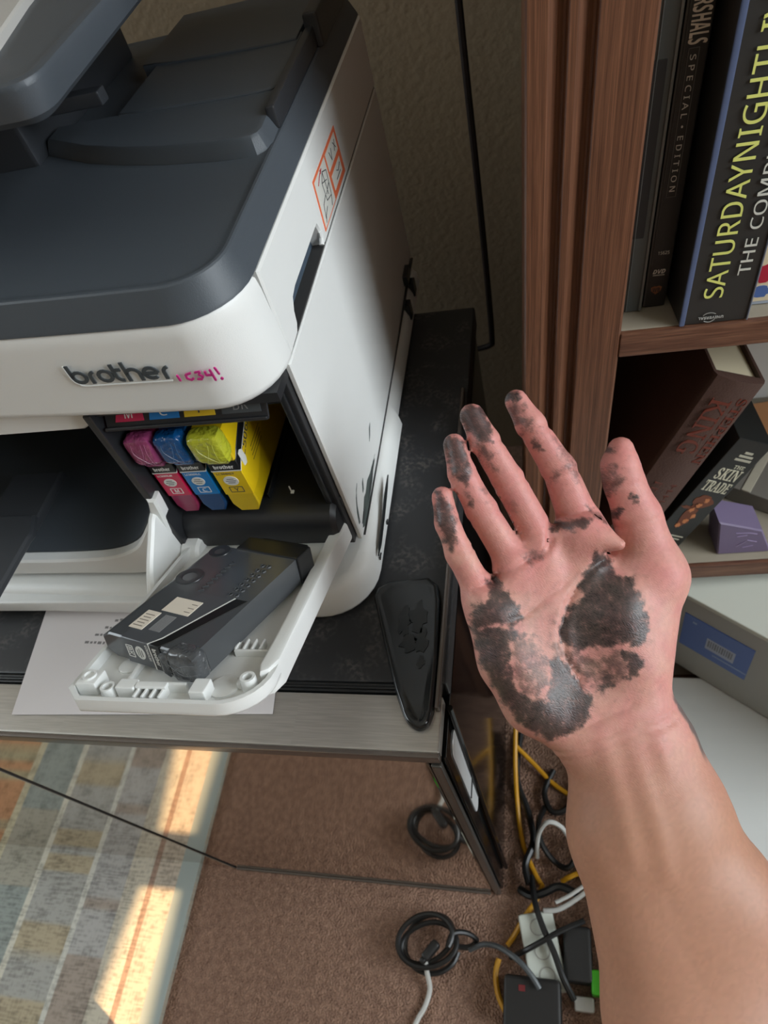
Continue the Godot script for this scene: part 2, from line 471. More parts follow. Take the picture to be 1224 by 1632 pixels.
# ------------------------------------------------------------------ the room
func build_room() -> void:
	var x0: float = ROOM[0]; var x1: float = ROOM[1]; var z0: float = ROOM[2]; var z1: float = ROOM[3]; var h: float = ROOM[4]
	var b := MB.new(); b.box(Vector3((x0 + x1) / 2, -0.05, (z0 + z1) / 2), Vector3(x1 - x0 + 0.2, 0.1, z1 - z0 + 0.2)); struct("floor", b, M.carpet)
	b = MB.new(); b.box(Vector3((x0 + x1) / 2, h + 0.05, (z0 + z1) / 2), Vector3(x1 - x0 + 0.2, 0.1, z1 - z0 + 0.2)); struct("ceiling", b, M.ceiling)
	b = MB.new(); b.box(Vector3((x0 + x1) / 2, h / 2, z0 - 0.05), Vector3(x1 - x0 + 0.2, h, 0.1)); struct("wall_back", b, M.wall)
	b = MB.new(); b.box(Vector3((x0 + x1) / 2, h / 2, z1 + 0.05), Vector3(x1 - x0 + 0.2, h, 0.1)); struct("wall_front", b, M.wall)
	# the left wall with a made-up window added for fill light: z -0.60 .. 0.50, h 1.05 .. 2.15
	b = MB.new()
	b.box(Vector3(x0 - 0.04, 0.525, (z0 + z1) / 2), Vector3(0.08, 1.05, z1 - z0)); b.box(Vector3(x0 - 0.04, (2.15 + h) / 2, (z0 + z1) / 2), Vector3(0.08, h - 2.15, z1 - z0))
	b.box(Vector3(x0 - 0.04, 1.6, (z0 - 0.6) / 2), Vector3(0.08, 1.1, -0.6 - z0)); b.box(Vector3(x0 - 0.04, 1.6, (z1 + 0.5) / 2), Vector3(0.08, 1.1, z1 - 0.5))
	struct("wall_left", b, M.wall)
	b = MB.new()
	for s in [1.065, 2.135]: b.box(Vector3(x0 - 0.01, s, -0.05), Vector3(0.05, 0.03, 1.1), 0.004)
	for z in [-0.585, 0.485]: b.box(Vector3(x0 - 0.01, 1.6, z), Vector3(0.05, 1.1, 0.03), 0.004)
	var w2 := struct("added_window_2", b, M.trim)
	b = MB.new(); b.box(Vector3(x0 - 0.01, 1.6, -0.05), Vector3(0.006, 1.04, 1.04)); part("added_blind", b, M.added_blind, w2)
	# the window in the right wall: z -0.45 .. 1.05, h 0.85 .. 2.05
	b = MB.new()
	b.box(Vector3(x1 + 0.04, 0.425, (z0 + z1) / 2), Vector3(0.08, 0.85, z1 - z0))
	b.box(Vector3(x1 + 0.04, (2.05 + h) / 2, (z0 + z1) / 2), Vector3(0.08, h - 2.05, z1 - z0))
	b.box(Vector3(x1 + 0.04, 1.45, (z0 - 0.45) / 2), Vector3(0.08, 1.2, -0.45 - z0))
	b.box(Vector3(x1 + 0.04, 1.45, (z1 + 1.05) / 2), Vector3(0.08, 1.2, z1 - 1.05))
	struct("wall_right", b, M.wall)
	b = MB.new()
	for s in [[0.86, 0.03], [2.04, 0.03]]: b.box(Vector3(x1 + 0.01, s[0], 0.3), Vector3(0.06, s[1], 1.5), 0.004)
	for z in [-0.435, 1.035]: b.box(Vector3(x1 + 0.01, 1.45, z), Vector3(0.06, 1.2, 0.03), 0.004)
	var w := struct("window_1", b, M.trim)
	# added glowing blinds; crooked gap and rail shaped to cut one sun strip
	var WX := Transform3D(Basis(Vector3(0, 0, 1), Vector3(0, 1, 0), Vector3(1, 0, 0)), Vector3(x1, 0, 0))
	b = MB.new(); b.prism(WX, pv([[-0.42, 0.876], [1.02, 0.876], [1.02, 1.1200], [0.5, 1.1200], [-0.045, 1.1275], [-0.151, 1.1293], [-0.42, 1.1305]]), 0.003, 0.007); part("added_blind", b, M.added_blind, w)
	b = MB.new(); b.prism(WX, pv([[-0.42, 1.1545], [-0.151, 1.1523], [0.0, 1.1605], [0.5, 1.1860], [1.02, 1.208], [1.02, 2.024], [-0.42, 2.024]]), 0.003, 0.007); part("added_blind", b, M.added_blind, w)
	b = MB.new(); b.box(Vector3(x1 + 0.012, 1.1400, -0.2855), Vector3(0.03, 0.028, 0.269)); part("meeting_rail", b, M.trim, w)
	b = MB.new(); b.box(Vector3((x0 - 0.0) / 2 - 0.08, 0.045, z0 + 0.006), Vector3(-x0 - 0.2, 0.09, 0.012), 0.003); struct("baseboard_back", b, M.trim)
	# plaid rug with a pale binding
	var n1 := noise(0.5, 51, 2); var n2 := noise(0.03, 52, 3); var n3 := noise(0.012, 53, 2)
	var rt := paint(700, 900, func(x, y):
		# x runs from the bound edge leftwards, y along the length
		var u: float = x / 700.0 * 0.78; var q: float = y / 900.0 * 1.3
		var c := Color(0.66, 0.65, 0.61)
		if u < 0.022: c = Color(0.62, 0.66, 0.65)
		elif u < 0.05: c = Color(0.74, 0.69, 0.62)
		elif u < 0.056: c = Color(0.60, 0.49, 0.42)
		elif u < 0.085: c = Color(0.76, 0.73, 0.66)
		elif u < 0.13: c = mixc(Color(0.66, 0.655, 0.64), Color(0.6, 0.55, 0.5), smoothstep(-0.1, 0.1, n3.get_noise_2d(q * 900, 5)))
		elif u < 0.137: c = Color(0.78, 0.78, 0.74)
		elif u < 0.2: c = mixc(Color(0.62, 0.62, 0.595), Color(0.66, 0.61, 0.5), smoothstep(-0.1, 0.1, n3.get_noise_2d(q * 900, 90)))
		elif u < 0.208: c = Color(0.79, 0.78, 0.72)
		elif u < 0.265: c = mixc(Color(0.54, 0.575, 0.555), Color(0.6, 0.59, 0.53), smoothstep(-0.08, 0.08, n3.get_noise_2d(q * 1000, 40)))
		elif u < 0.275: c = Color(0.75, 0.72, 0.6)
		elif u < 0.36: c = mixc(Color(0.63, 0.60, 0.47), Color(0.72, 0.52, 0.36), smoothstep(-0.04, 0.1, n3.get_noise_2d(q * 1100, 140)))
		elif u < 0.45: c = mixc(Color(0.53, 0.545, 0.49), Color(0.64, 0.58, 0.42), smoothstep(-0.1, 0.1, n3.get_noise_2d(q * 900, 240)))
		else: c = mixc(Color(0.6, 0.58, 0.5), Color(0.66, 0.55, 0.42), smoothstep(-0.1, 0.1, n3.get_noise_2d(q * 800, u * 900)))
		var weave: float = 0.5 + 0.5 * sin(y * 1.05) * sin(x * 0.9)
		var line: float = n1.get_noise_2d(x * 0.08, y * 0.9) * 0.16 + n1.get_noise_2d(x * 0.9, y * 0.1 + 300) * 0.08
		c = c.lightened(0.1).darkened(clampf(0.08 * weave - line + n2.get_noise_2d(x, y) * 0.12, 0, 1)) if u > 0.022 else c
		return c)
	var rug := MB.new()
	rug.box(Vector3(-0.80, 0.004, 0.4652), Vector3(0.77, 0.008, 1.1996), 0.0008)
	var m := mat(Color.WHITE, 1.0); m.albedo_texture = rt
	var ro := single("rug", rug, m, Vector3(-0.80, 0, 0.4652), "woven plaid rug in grey, cream and ochre stripes, lying on the brown carpet", "rug")
	var am: ArrayMesh = ro.mesh
	var a := am.surface_get_arrays(0)
	var uv := PackedVector2Array()
	for p in a[Mesh.ARRAY_VERTEX]: uv.push_back(Vector2((0.385 - p.x) / 0.78, (p.z + 0.6) / 1.3))
	a[Mesh.ARRAY_TEX_UV] = uv
	am.clear_surfaces(); am.add_surface_from_arrays(Mesh.PRIMITIVE_TRIANGLES, a)

# ------------------------------------------------------------------ the stand
func build_stand() -> void:
	var s := thing("printer_stand", "black topped media stand with brushed metal front edge and mirrored glass doors under the printer", "stand", Vector3(-0.42, 0, -0.34))
	var b := MB.new(); b.box(Vector3(-0.42, TOP - 0.011, -0.3675), Vector3(0.694, 0.022, 0.379), 0.002); part("table_top", b, M.top, s)
	b = MB.new()
	for k in 3: b.box(Vector3(-0.425, TOP - 0.0100 + (0.0004 if k == 1 else 0.0), -0.1765 + 0.0021 * k), Vector3(0.684, 0.02, 0.0019), 0.0006)
	part("ridge", b, M.ridge, s)
	b = MB.new(); b.box(Vector3(-0.4205, TOP - 0.0055, -0.1528), Vector3(0.692, 0.011, 0.0350), 0.0015); part("metal_strip", b, M.steel, s, "brushed metal front edge strip")
	b = MB.new(); b.box(Vector3(-0.4205, TOP - 0.0060, -0.1350), Vector3(0.692, 0.0095, 0.005), 0.0012); part("edge_face", b, M.trim_face, s)
	# mirrored doors: they meet at a slanting bevelled joint
	var zf := -0.1335
	var f := Transform3D(Basis.IDENTITY, Vector3(0, 0, zf))
	b = MB.new(); b.prism(f, pv([[-0.3712, 0.0], [-0.0835, 0.0], [-0.0835, 0.4025], [-0.4592, 0.4025]]), -0.006, 0.0, 0.0012); part("door", b, M.mirror, s, "right mirrored glass door")
	b = MB.new(); b.prism(f, pv([[-0.3745, 0.0], [-0.4625, 0.4025], [-0.765, 0.4025], [-0.765, 0.0]]), -0.006, 0.0, 0.0012); part("door", b, M.mirror, s, "left mirrored glass door")
	b = MB.new(); b.prism(f, pv([[-0.3746, 0.003], [-0.3734, 0.003], [-0.4614, 0.4025], [-0.4626, 0.4025]]), -0.005, 0.0012, 0.0004); part("bevel_strip", b, M.glass_edge, s)
	b = MB.new(); b.prism(f, pv([[-0.3734, 0.003], [-0.3716, 0.003], [-0.4596, 0.4025], [-0.4614, 0.4025]]), -0.005, 0.0010, 0.0003); part("joint_gasket", b, M.ridge, s)
	b = MB.new(); b.box(Vector3(-0.228, 0.0035, zf + 0.0012), Vector3(0.285, 0.004, 0.0026), 0.0008); part("bottom_trim", b, M.trim_face, s)
	# right leg: a gloss black side panel with a grey bevelled front edge
	b = MB.new(); b.box(Vector3(-0.0775, 0.198, -0.338), Vector3(0.009, 0.396, 0.40), 0.0012); part("side_panel", b, M.gloss, s)
	b = MB.new(); b.box(Vector3(-0.0785, 0.198, -0.1345), Vector3(0.0068, 0.396, 0.005), 0.0015); part("panel_edge", b, M.gloss_edge, s)
	var SXW := Transform3D(Basis(Vector3(0, 0, 1), Vector3(0, 1, 0), Vector3(1, 0, 0)), Vector3.ZERO)
	b = MB.new(); b.prism(SXW, rrect(-0.1655, 0.240, -0.1475, 0.378, 0.0085), -0.0732, -0.0722, 0.0004); var plate := part("painted_reflection", b, mat(Color(0.86, 0.87, 0.87), 0.3, 0.15), s, "pale rounded patch standing in for a reflection on the black side panel")  # pale raised patch stands in for a reflection on the gloss panel
	b = MB.new(); b.box(Vector3(-0.0721, 0.283, -0.1565), Vector3(0.0008, 0.0035, 0.0178)); part("reflection_bar", b, M.ridge, plate)  # dark bar across the painted reflection
	b = MB.new(); b.tube(v3([[-0.0715, 0.404, -0.166], [-0.0705, 0.2, -0.160], [-0.0705, 0.004, -0.158]]), 0.0022, 8); part("edge_bead", b, M.gloss, s)
	b = MB.new(); b.box(Vector3(-0.765, 0.198, -0.338), Vector3(0.009, 0.396, 0.40), 0.0012); part("side_panel", b, M.gloss, s)
	b = MB.new(); b.box(Vector3(-0.42, 0.198, -0.548), Vector3(0.68, 0.396, 0.006), 0.001); part("back_panel", b, M.gloss, s)
	# glossy tapering arm on the right end of the top
	b = MB.new()
	var arm := pv([[-0.1265, -0.238], [-0.104, -0.171]])
	arm.append_array(smooth2([[-0.0985, -0.1585], [-0.0945, -0.1515], [-0.0875, -0.1475], [-0.0815, -0.1505], [-0.079, -0.158]], 4))
	arm.append_array(pv([[-0.0785, -0.19], [-0.0805, -0.235], [-0.0830, -0.247], [-0.0900, -0.2530], [-0.1180, -0.2500], [-0.1250, -0.2450]]))
	b.levels(Transform3D(FX, Vector3(0, TOP, 0)), arm, [[0.0003, 0.0], [0.004, 0.0], [0.0055, 0.0012], [0.006, 0.003], [0.0052, 0.0055]])
	part("arm_cover", b, M.rail, s, "glossy black tapering arm cover")
	b = MB.new()
	b.box(Vector3(-0.0768, TOP + 0.002, -0.30), Vector3(0.003, 0.008, 0.28), 0.001)
	part("end_trim", b, M.trim_face, s)
	b = MB.new()    # dried ink lying on the arm
	for k in [[-0.094, -0.222, 0.0055, 0.010, 5], [-0.0905, -0.205, 0.004, 0.008, 6], [-0.099, -0.203, 0.005, 0.006, 7], [-0.089, -0.190, 0.0025, 0.004, 8], [-0.103, -0.218, 0.004, 0.010, 9]]:
		b.prism(Transform3D(FX, Vector3(0, TOP, 0)), blob(Vector2(k[0], k[1]), k[2], k[3], 0.35, k[4]), 0.005, 0.0058)
	part("ink_stain", b, M.ink, s, "dried black ink stain")
	# paper lying on the strip
	b = MB.new(); b.prism(Transform3D(FX, Vector3(0, TOP + 0.0008, 0)), pv([[-0.3765, -0.1469], [-0.1825, -0.1545], [-0.194, -0.262], [-0.3925, -0.258]]), 0.0, 0.0003)
	var p := single("paper_sheet", b, mat(Color(0.84, 0.82, 0.82), 0.8), Vector3(-0.287, TOP + 0.0008, -0.2), "white sheet of paper with faint grey print sticking out from under the printer", "paper")
	org[p] = Vector3(-0.287, TOP + 0.0008, -0.2)
	b = MB.new()
	var r := RandomNumberGenerator.new(); r.seed = 4
	for row in 4:
		var x := -0.342 + 0.006 * row
		for k in 7:
			var wl := r.randf_range(0.0015, 0.0035)
			b.box(Vector3(x + wl / 2, TOP + 0.00115, -0.203 - 0.0062 * row + r.randf_range(-0.0004, 0.0004)), Vector3(wl, 0.0001, r.randf_range(0.0012, 0.0022)))
			x += wl + 0.0012
	part("print", b, mat(Color(0.48, 0.47, 0.47), 0.8), p)

# ------------------------------------------------------------------ the printer
func front_plan(x_right: float, zr: float, rad: float, grow := 0.0) -> PackedVector2Array:
	# outline of the front seen from above, from the right side at depth zr round the corner to the left end
	var o := pv([[x_right + grow, zr]])
	var cx := x_right - rad
	var cz := -0.2365 - rad
	for i in 9:
		var g := PI / 2 * i / 8
		o.push_back(Vector2(cx + cos(g) * (rad + grow), cz + sin(g) * (rad + grow)))
	for q in [[-0.20, -0.2378], [-0.23, -0.2393], [-0.262, -0.241], [-0.296, -0.2432], [-0.36, -0.2475], [-0.44, -0.2530], [-0.50, -0.2560]]: o.push_back(Vector2(q[0], q[1] + grow))
	for i in 6:
		var g := PI / 2 + PI / 2 * i / 5
		o.push_back(Vector2(-0.552 + cos(g) * (0.008 + grow), -0.2665 + sin(g) * (0.008 + grow)))
	o.push_back(Vector2(-0.56 - grow, zr))
	return o
func build_printer() -> void:
	var pr := thing("inkjet_printer", "white and black inkjet printer, ink compartment open, black ink smeared on its right side", "printer", Vector3(-0.345, TOP, -0.43))
	var P := Transform3D(FX, Vector3.ZERO)
	var b := MB.new()
	# upper body: front panel and the band behind it, a real joint between them
	var fp := front_plan(-0.1315, -0.2725, 0.0335)
	b.levels(P, fp, [[0.5905, 0.012], [0.5960, 0.003], [0.5985, 0.0006], [0.6015, 0.0], [0.640, 0.0012], [0.6465, 0.0018], [0.6485, 0.0036]])
	var fpart := part("front_panel", b, M.white, pr)
	b = MB.new()
	# side band with the finger notch cut out of its lower edge
	var side := pv([[-0.2733, 0.5985], [-0.2733, 0.6478], [-0.600, 0.6478], [-0.600, 0.5992], [-0.3745, 0.5992], [-0.3725, 0.6075], [-0.3690, 0.6142], [-0.3085, 0.6148], [-0.3010, 0.6135], [-0.2965, 0.6085], [-0.2945, 0.6025], [-0.2900, 0.5990]])
	var SX := Transform3D(Basis(Vector3(0, 0, 1), Vector3(0, 1, 0), Vector3(1, 0, 0)), Vector3.ZERO)     # (z, y) polygon -> along x
	b.prism(SX, side, -0.150, -0.1318, 0.0012)
	b.box(Vector3(-0.355, 0.623, -0.437), Vector3(0.41, 0.049, 0.326), 0.001)
	part("side_band", b, M.white, pr)
	b = MB.new(); b.box(Vector3(-0.1445, 0.607, -0.338), Vector3(0.008, 0.022, 0.095), 0.0005); part("finger_notch", b, M.slot, pr)
	b = MB.new(); b.tube(v3([[-0.133, 0.601, -0.3705], [-0.133, 0.604, -0.3735], [-0.133, 0.608, -0.3735]]), 0.0016, 8); part("latch_tip", b, M.white_smooth, pr)
	# seams
	b = MB.new(); b.box(Vector3(-0.1370, 0.5983, -0.44), Vector3(0.008, 0.0012, 0.32)); part("seam", b, M.seam, pr)
	# lower side panel
	b = MB.new()
	b.prism(SX, pv([[-0.267, 0.5975], [-0.600, 0.5975], [-0.600, 0.449], [-0.43, 0.441], [-0.268, 0.4435]]), -0.1355, -0.1318, 0.0008)
	part("side_panel", b, M.white, pr)
	b = MB.new(); b.box(Vector3(-0.345, 0.52, -0.598), Vector3(0.42, 0.15, 0.006)); part("back_panel", b, M.black_fine, pr)
	b = MB.new(); b.box(Vector3(-0.558, 0.52, -0.43), Vector3(0.004, 0.15, 0.33)); part("side_panel", b, M.white, pr)
	# base
	b = MB.new()
	var base := pv([[-0.1285, -0.60], [-0.1285, -0.408], [-0.1240, -0.400], [-0.1235, -0.262]])
	for i in 9:
		var g := PI / 2 * i / 8
		base.push_back(Vector2(-0.1615 + cos(g) * 0.038, -0.2595 + sin(g) * 0.038))
	base.append_array(pv([[-0.26, -0.2235], [-0.56, -0.232], [-0.56, -0.60]]))
	b.levels(P, base, [[TOP + 0.0015, 0.005], [TOP + 0.004, 0.001], [TOP + 0.007, 0.0], [TOP + 0.017, 0.0012], [TOP + 0.0235, 0.004], [TOP + 0.0265, 0.008], [TOP + 0.0275, 0.012]])
	part("base", b, M.white, pr)
	b = MB.new()
	for q in [[-0.15, -0.25], [-0.54, -0.26], [-0.15, -0.52], [-0.54, -0.52]]:
		b = MB.new(); b.lathe(Transform3D(FX, Vector3(q[0], TOP, q[1])), [[0.008, 0.0], [0.008, 0.004]], 14)
		part("foot", b, M.bay, pr)
	b = MB.new(); b.box(Vector3(-0.1325, 0.4425, -0.437), Vector3(0.003, 0.0012, 0.33)); part("seam", b, M.seam, pr)
	# sockets at the back of the right side
	b = MB.new()
	for q in [[0.432, -0.535, 0.016, 0.011], [0.455, -0.555, 0.010, 0.02], [0.432, -0.57, 0.014, 0.012]]: b.box(Vector3(-0.1305, q[0], q[1]), Vector3(0.006, q[2], q[3]), 0.001)
	part("socket", b, M.bay_gloss, pr)
	# black lid
	b = MB.new()
	var lid := front_plan(-0.1315, -0.30, 0.0345, -0.0012)
	lid.append_array(pv([[-0.56, -0.60], [-0.1325, -0.60]]))
	lid.reverse()
	b.crease = 0.93
	b.levels(P, lid, [[0.6478, 0.002], [0.6483, 0.0006], [0.6500, 0.0010], [0.6632, 0.0062], [0.6640, 0.0070], [0.6641, 0.0084], [0.6632, 0.0110], [0.6631, 0.0130]])
	part("lid", b, M.black, pr)
	b = MB.new()    # raised sheet landing, its front edge a rounded step
	var st := pv([[-0.300, -0.408], [-0.262, -0.386], [-0.234, -0.3745], [-0.205, -0.3655], [-0.172, -0.3585], [-0.155, -0.3565], [-0.1475, -0.3575], [-0.1425, -0.3615], [-0.1405, -0.368], [-0.1425, -0.43], [-0.300, -0.43]])
	b.crease = 0.9
	b.levels(P, st, [[0.6620, 0.0], [0.6645, 0.0002], [0.6705, 0.0030], [0.6718, 0.0042], [0.6721, 0.0060]])
	part("step", b, M.black, pr)
	b = MB.new()
	b.levels(P, pv([[-0.252, -0.423], [-0.232, -0.4195], [-0.195, -0.416], [-0.165, -0.4145], [-0.150, -0.415], [-0.1465, -0.418], [-0.148, -0.50], [-0.252, -0.50]]), [[0.6640, 0.0], [0.6728, 0.0004], [0.6733, 0.0012]])
	part("sheet_plate", b, M.black, pr)
	b = MB.new()
	b.levels(P, pv([[-0.262, -0.497], [-0.235, -0.4905], [-0.195, -0.486], [-0.160, -0.484], [-0.149, -0.485], [-0.150, -0.590], [-0.262, -0.590]]), [[0.6640, 0.0], [0.6742, 0.0004], [0.6747, 0.0012]])
	part("sheet_plate", b, M.black, pr)
	b = MB.new()
	b.box(Vector3(-0.1425, 0.6700, -0.475), Vector3(0.006, 0.012, 0.185), 0.0015)
	b.box(Vector3(-0.1405, 0.6735, -0.54), Vector3(0.010, 0.020, 0.09), 0.002)
	part("hinge_cover", b, M.black_fine, pr)
	b = MB.new()    # feeder body behind and its tilted tray
	b.box(Vector3(-0.43, 0.695, -0.480), Vector3(0.26, 0.068, 0.17), 0.004)
	part("feeder_body", b, M.black_fine, pr)
	b = MB.new()
	var FT := Transform3D(FX, Vector3(0, 0, 0))
	var tr := pv([[-0.60, -0.2760], [-0.30, -0.2760], [-0.235, -0.2745]])
	tr.append_array(smooth2([[-0.2240, -0.2740], [-0.2140, -0.2738], [-0.2000, -0.2748], [-0.1935, -0.2835], [-0.1945, -0.3030]], 5))
	tr.append_array(pv([[-0.2030, -0.4070], [-0.2120, -0.52], [-0.215, -0.56], [-0.60, -0.56]]))
	b.crease = 0.8
	b.levels(FT, tr, [[0.7235, 0.004], [0.7265, 0.0005], [0.7290, 0.0], [0.7370, -0.0015], [0.7392, -0.0005], [0.7400, 0.0020], [0.7398, 0.0042], [0.7385, 0.0050]])
	part("feeder_tray", b, M.black, pr)
	b = MB.new(); b.levels(FT, MB.inset(tr, 0.0045), [[0.736, 0.0], [0.7388, 0.0], [0.7390, 0.0006]]); part("tray_floor", b, M.black, pr)
	b = MB.new(); b.levels(FT, pv([[-0.45, -0.300], [-0.2285, -0.3080], [-0.2515, -0.3907], [-0.275, -0.50], [-0.45, -0.50]]), [[0.737, 0.0], [0.7425, 0.0], [0.7435, 0.001]]); part("pale_slab", b, M.slab_grey, pr)  # pale grey slab raised above the tray floor
	b = MB.new(); b.box(Vector3(-0.2750, 0.692, -0.3990), Vector3(0.070, 0.008, 0.010), 0.0015, Transform3D.IDENTITY); part("tray_support", b, M.black_fine, pr)
	# logo and handwriting on the front panel
	logo(pr)
	# warning sticker
	var SS := func(z: float, y: float) -> Vector2: return Vector2(z, y)
	var lx := -0.1318
	b = MB.new(); b.prism(SX, pv([[-0.4545, 0.6325], [-0.3835, 0.6325], [-0.3805, 0.6035], [-0.4545, 0.6035]]), lx, lx + 0.0004)
	var lab := part("warning_sticker", b, M.orange, pr, "orange bordered warning sticker")
	b = MB.new()
	for q in [[[-0.4160, 0.6310], [-0.3850, 0.6310], [-0.3822, 0.6047], [-0.4160, 0.6047]], [[-0.4500, 0.6305], [-0.4195, 0.6305], [-0.4195, 0.6200], [-0.4500, 0.6200]], [[-0.4480, 0.6165], [-0.4210, 0.6165], [-0.4210, 0.6075], [-0.4480, 0.6075]]]:
		b.prism(SX, pv(q), lx, lx + 0.0006)
	part("sticker_panel", b, M.sticker, lab)
	b = MB.new()
	for q in [[[-0.413, 0.625], [-0.404, 0.628], [-0.398, 0.624], [-0.399, 0.613], [-0.410, 0.611], [-0.413, 0.625]], [[-0.404, 0.628], [-0.405, 0.614]], [[-0.398, 0.624], [-0.409, 0.621]], [[-0.399, 0.617], [-0.390, 0.615], [-0.387, 0.608]], [[-0.396, 0.611], [-0.389, 0.609], [-0.386, 0.606]], [[-0.410, 0.611], [-0.406, 0.606]], [[-0.411, 0.618], [-0.401, 0.616]],
			[[-0.446, 0.628], [-0.441, 0.623]], [[-0.441, 0.628], [-0.446, 0.623]], [[-0.434, 0.628], [-0.431, 0.622], [-0.428, 0.628]], [[-0.445, 0.614], [-0.438, 0.612], [-0.434, 0.614]], [[-0.443, 0.610], [-0.430, 0.610]]]:
		b.stroke(SX, pv(q), 0.0005, lx + 0.0006, lx + 0.0008)
	part("sticker_drawing", b, M.print, lab)
	b = MB.new()
	b.stroke(SX, pv([[-0.3905, 0.6265], [-0.3960, 0.6285], [-0.4010, 0.6297]]), 0.0007, lx + 0.0006, lx + 0.0008)
	b.prism(SX, pv([[-0.4000, 0.6308], [-0.4050, 0.6300], [-0.4005, 0.6285]]), lx + 0.0006, lx + 0.0008)
	part("sticker_arrow", b, M.print_red, lab)
	# ink smeared over the side panel and the base
	b = MB.new()
	for q in [[[-0.3395, 0.4500], [-0.334, 0.4505], [-0.318, 0.4455], [-0.296, 0.4440], [-0.278, 0.4445], [-0.274, 0.4475], [-0.282, 0.4515], [-0.294, 0.4560], [-0.299, 0.4545], [-0.309, 0.4560], [-0.318, 0.4530]],
			[[-0.291, 0.4745], [-0.286, 0.4735], [-0.279, 0.4670], [-0.273, 0.4550], [-0.2705, 0.4560], [-0.274, 0.4640], [-0.281, 0.4710]], [[-0.303, 0.4655], [-0.299, 0.4650], [-0.2945, 0.4600], [-0.298, 0.4600]], [[-0.35, 0.4720], [-0.345, 0.4715], [-0.337, 0.4660], [-0.342, 0.4670]]]:
		b.prism(SX, pv(q), -0.1319, -0.13155)
	var smear := part("ink_smear", b, M.ink_thin, pr, "black ink smeared by fingers")
	b = MB.new()
	for q in [[[-0.329, 0.4380], [-0.318, 0.4345], [-0.296, 0.4310], [-0.274, 0.4290], [-0.262, 0.4305], [-0.270, 0.4330], [-0.290, 0.4350], [-0.310, 0.4385]], [[-0.268, 0.4260], [-0.262, 0.4255], [-0.2635, 0.4270]], [[-0.30, 0.4225], [-0.295, 0.4220], [-0.297, 0.4235]]]:
		b.prism(SX, pv(q), -0.1236, -0.12265)
	for q in [[[-0.336, 0.4490], [-0.318, 0.4475], [-0.299, 0.4465], [-0.310, 0.4500], [-0.326, 0.4510]], [[-0.290, 0.4500], [-0.280, 0.4490], [-0.275, 0.4505], [-0.284, 0.4525]]]:
		b.prism(SX, pv(q), -0.1318, -0.13145)
	part("ink_spot", b, M.ink, smear)
	build_bay(pr, P)
	build_output(pr, P)
	build_door(pr)

func logo(pr: Node3D) -> void:
	# raised lettering drawn as strokes: x to the right, y up, 1 unit = x-height
	var k := 0.0068
	var A := Transform3D(Basis(Vector3(0.9992, 0, 0.040), Vector3(0, 1, 0), Vector3(-0.040, 0, 0.9992)), Vector3(-0.2315, 0.6205, -0.2389))
	var b := MB.new()
	var arc := func(cx: float, cy: float, r: float, a0: float, a1: float) -> Array:
		var o := []
		for i in 15:
			var g := deg_to_rad(lerpf(a0, a1, i / 14.0))
			o.push_back([(cx + cos(g) * r) * k, (cy + sin(g) * r) * k])
		return o
	var w := 0.25 * k
	var r := 0.46
	var x := 0.45
	var L := []
	L.push_back([[0.16 * k, 1.72 * k], [0.16 * k, 0.62 * k]]); L.push_back(arc.call(0.62, 0.62, r, 0, 360))                      # b
	L.push_back([[1.42 * k, 0.02 * k], [1.42 * k, 0.62 * k]]); L.push_back(arc.call(1.86, 0.62, 0.44, 180, 100))                 # r
	L.push_back(arc.call(2.48, 0.62, r, 0, 360))                                                                                # o
	L.push_back([[3.22 * k, 1.60 * k], [3.22 * k, 0.55 * k]]); L.push_back(arc.call(3.64, 0.56, 0.42, 180, 270)); L.push_back([[3.22 * k, 1.08 * k], [3.72 * k, 1.08 * k]])   # t
	L.push_back([[4.02 * k, 1.72 * k], [4.02 * k, 0.02 * k]]); L.push_back(arc.call(4.46, 0.62, 0.44, 180, 0)); L.push_back([[4.90 * k, 0.62 * k], [4.90 * k, 0.02 * k]])   # h
	L.push_back(arc.call(5.66, 0.62, r, 0, 310)); L.push_back([[5.28 * k, 0.60 * k], [6.10 * k, 0.60 * k]])                        # e
	L.push_back([[6.56 * k, 0.02 * k], [6.56 * k, 0.62 * k]]); L.push_back(arc.call(7.0, 0.62, 0.44, 180, 100))                  # r
	for q in L: b.stroke(A, pv(q), w, 0.0002, 0.0008, false)
	var sq := Transform3D(A.basis * Basis.from_scale(Vector3(1.17, 1, 1)), A.origin)
	for i in b.v.size(): b.v[i] = sq * (A.affine_inverse() * b.v[i])
	var o := part("brand_lettering", b, M.logo, pr, "dark grey raised lettering")
	b = MB.new()
	b.stroke(sq, pv([[-0.03 * k, 1.72 * k], [-0.03 * k, 0.62 * k], [0.1 * k, 0.22 * k], [0.42 * k, -0.1 * k], [0.7 * k, -0.17 * k], [6.8 * k, -0.17 * k]]), 0.00035, 0.0, 0.0009)
	part("plate_edge", b, M.white_smooth, o)
	var H := Transform3D(Basis.IDENTITY, Vector3(-0.1735, 0.6183, -0.2362))
	b = MB.new()
	for q in [[[0.0, 0.0042], [0.0002, 0.0010]], [[0.0072, 0.0048], [0.0045, 0.0042], [0.0042, 0.0020], [0.0060, 0.0008], [0.0074, 0.0016]], [[0.0096, 0.0050], [0.0122, 0.0052], [0.0110, 0.0034], [0.0126, 0.0022], [0.0112, 0.0006], [0.0094, 0.0010]],
			[[0.0148, 0.0050], [0.0146, 0.0028], [0.0172, 0.0026]], [[0.0176, 0.0056], [0.0180, -0.0006]], [[0.0205, 0.0066], [0.0212, 0.0028]]]:
		b.stroke(H, pv(q), 0.0011, 0.0002, 0.0008)
	b.lathe(H * Transform3D(Basis.IDENTITY, Vector3(0.0215, 0.0000, 0.0)), [[0.0008, 0.0002], [0.0008, 0.0008]], 10)
	part("handwriting", b, M.pink, pr, "pink marker handwriting")

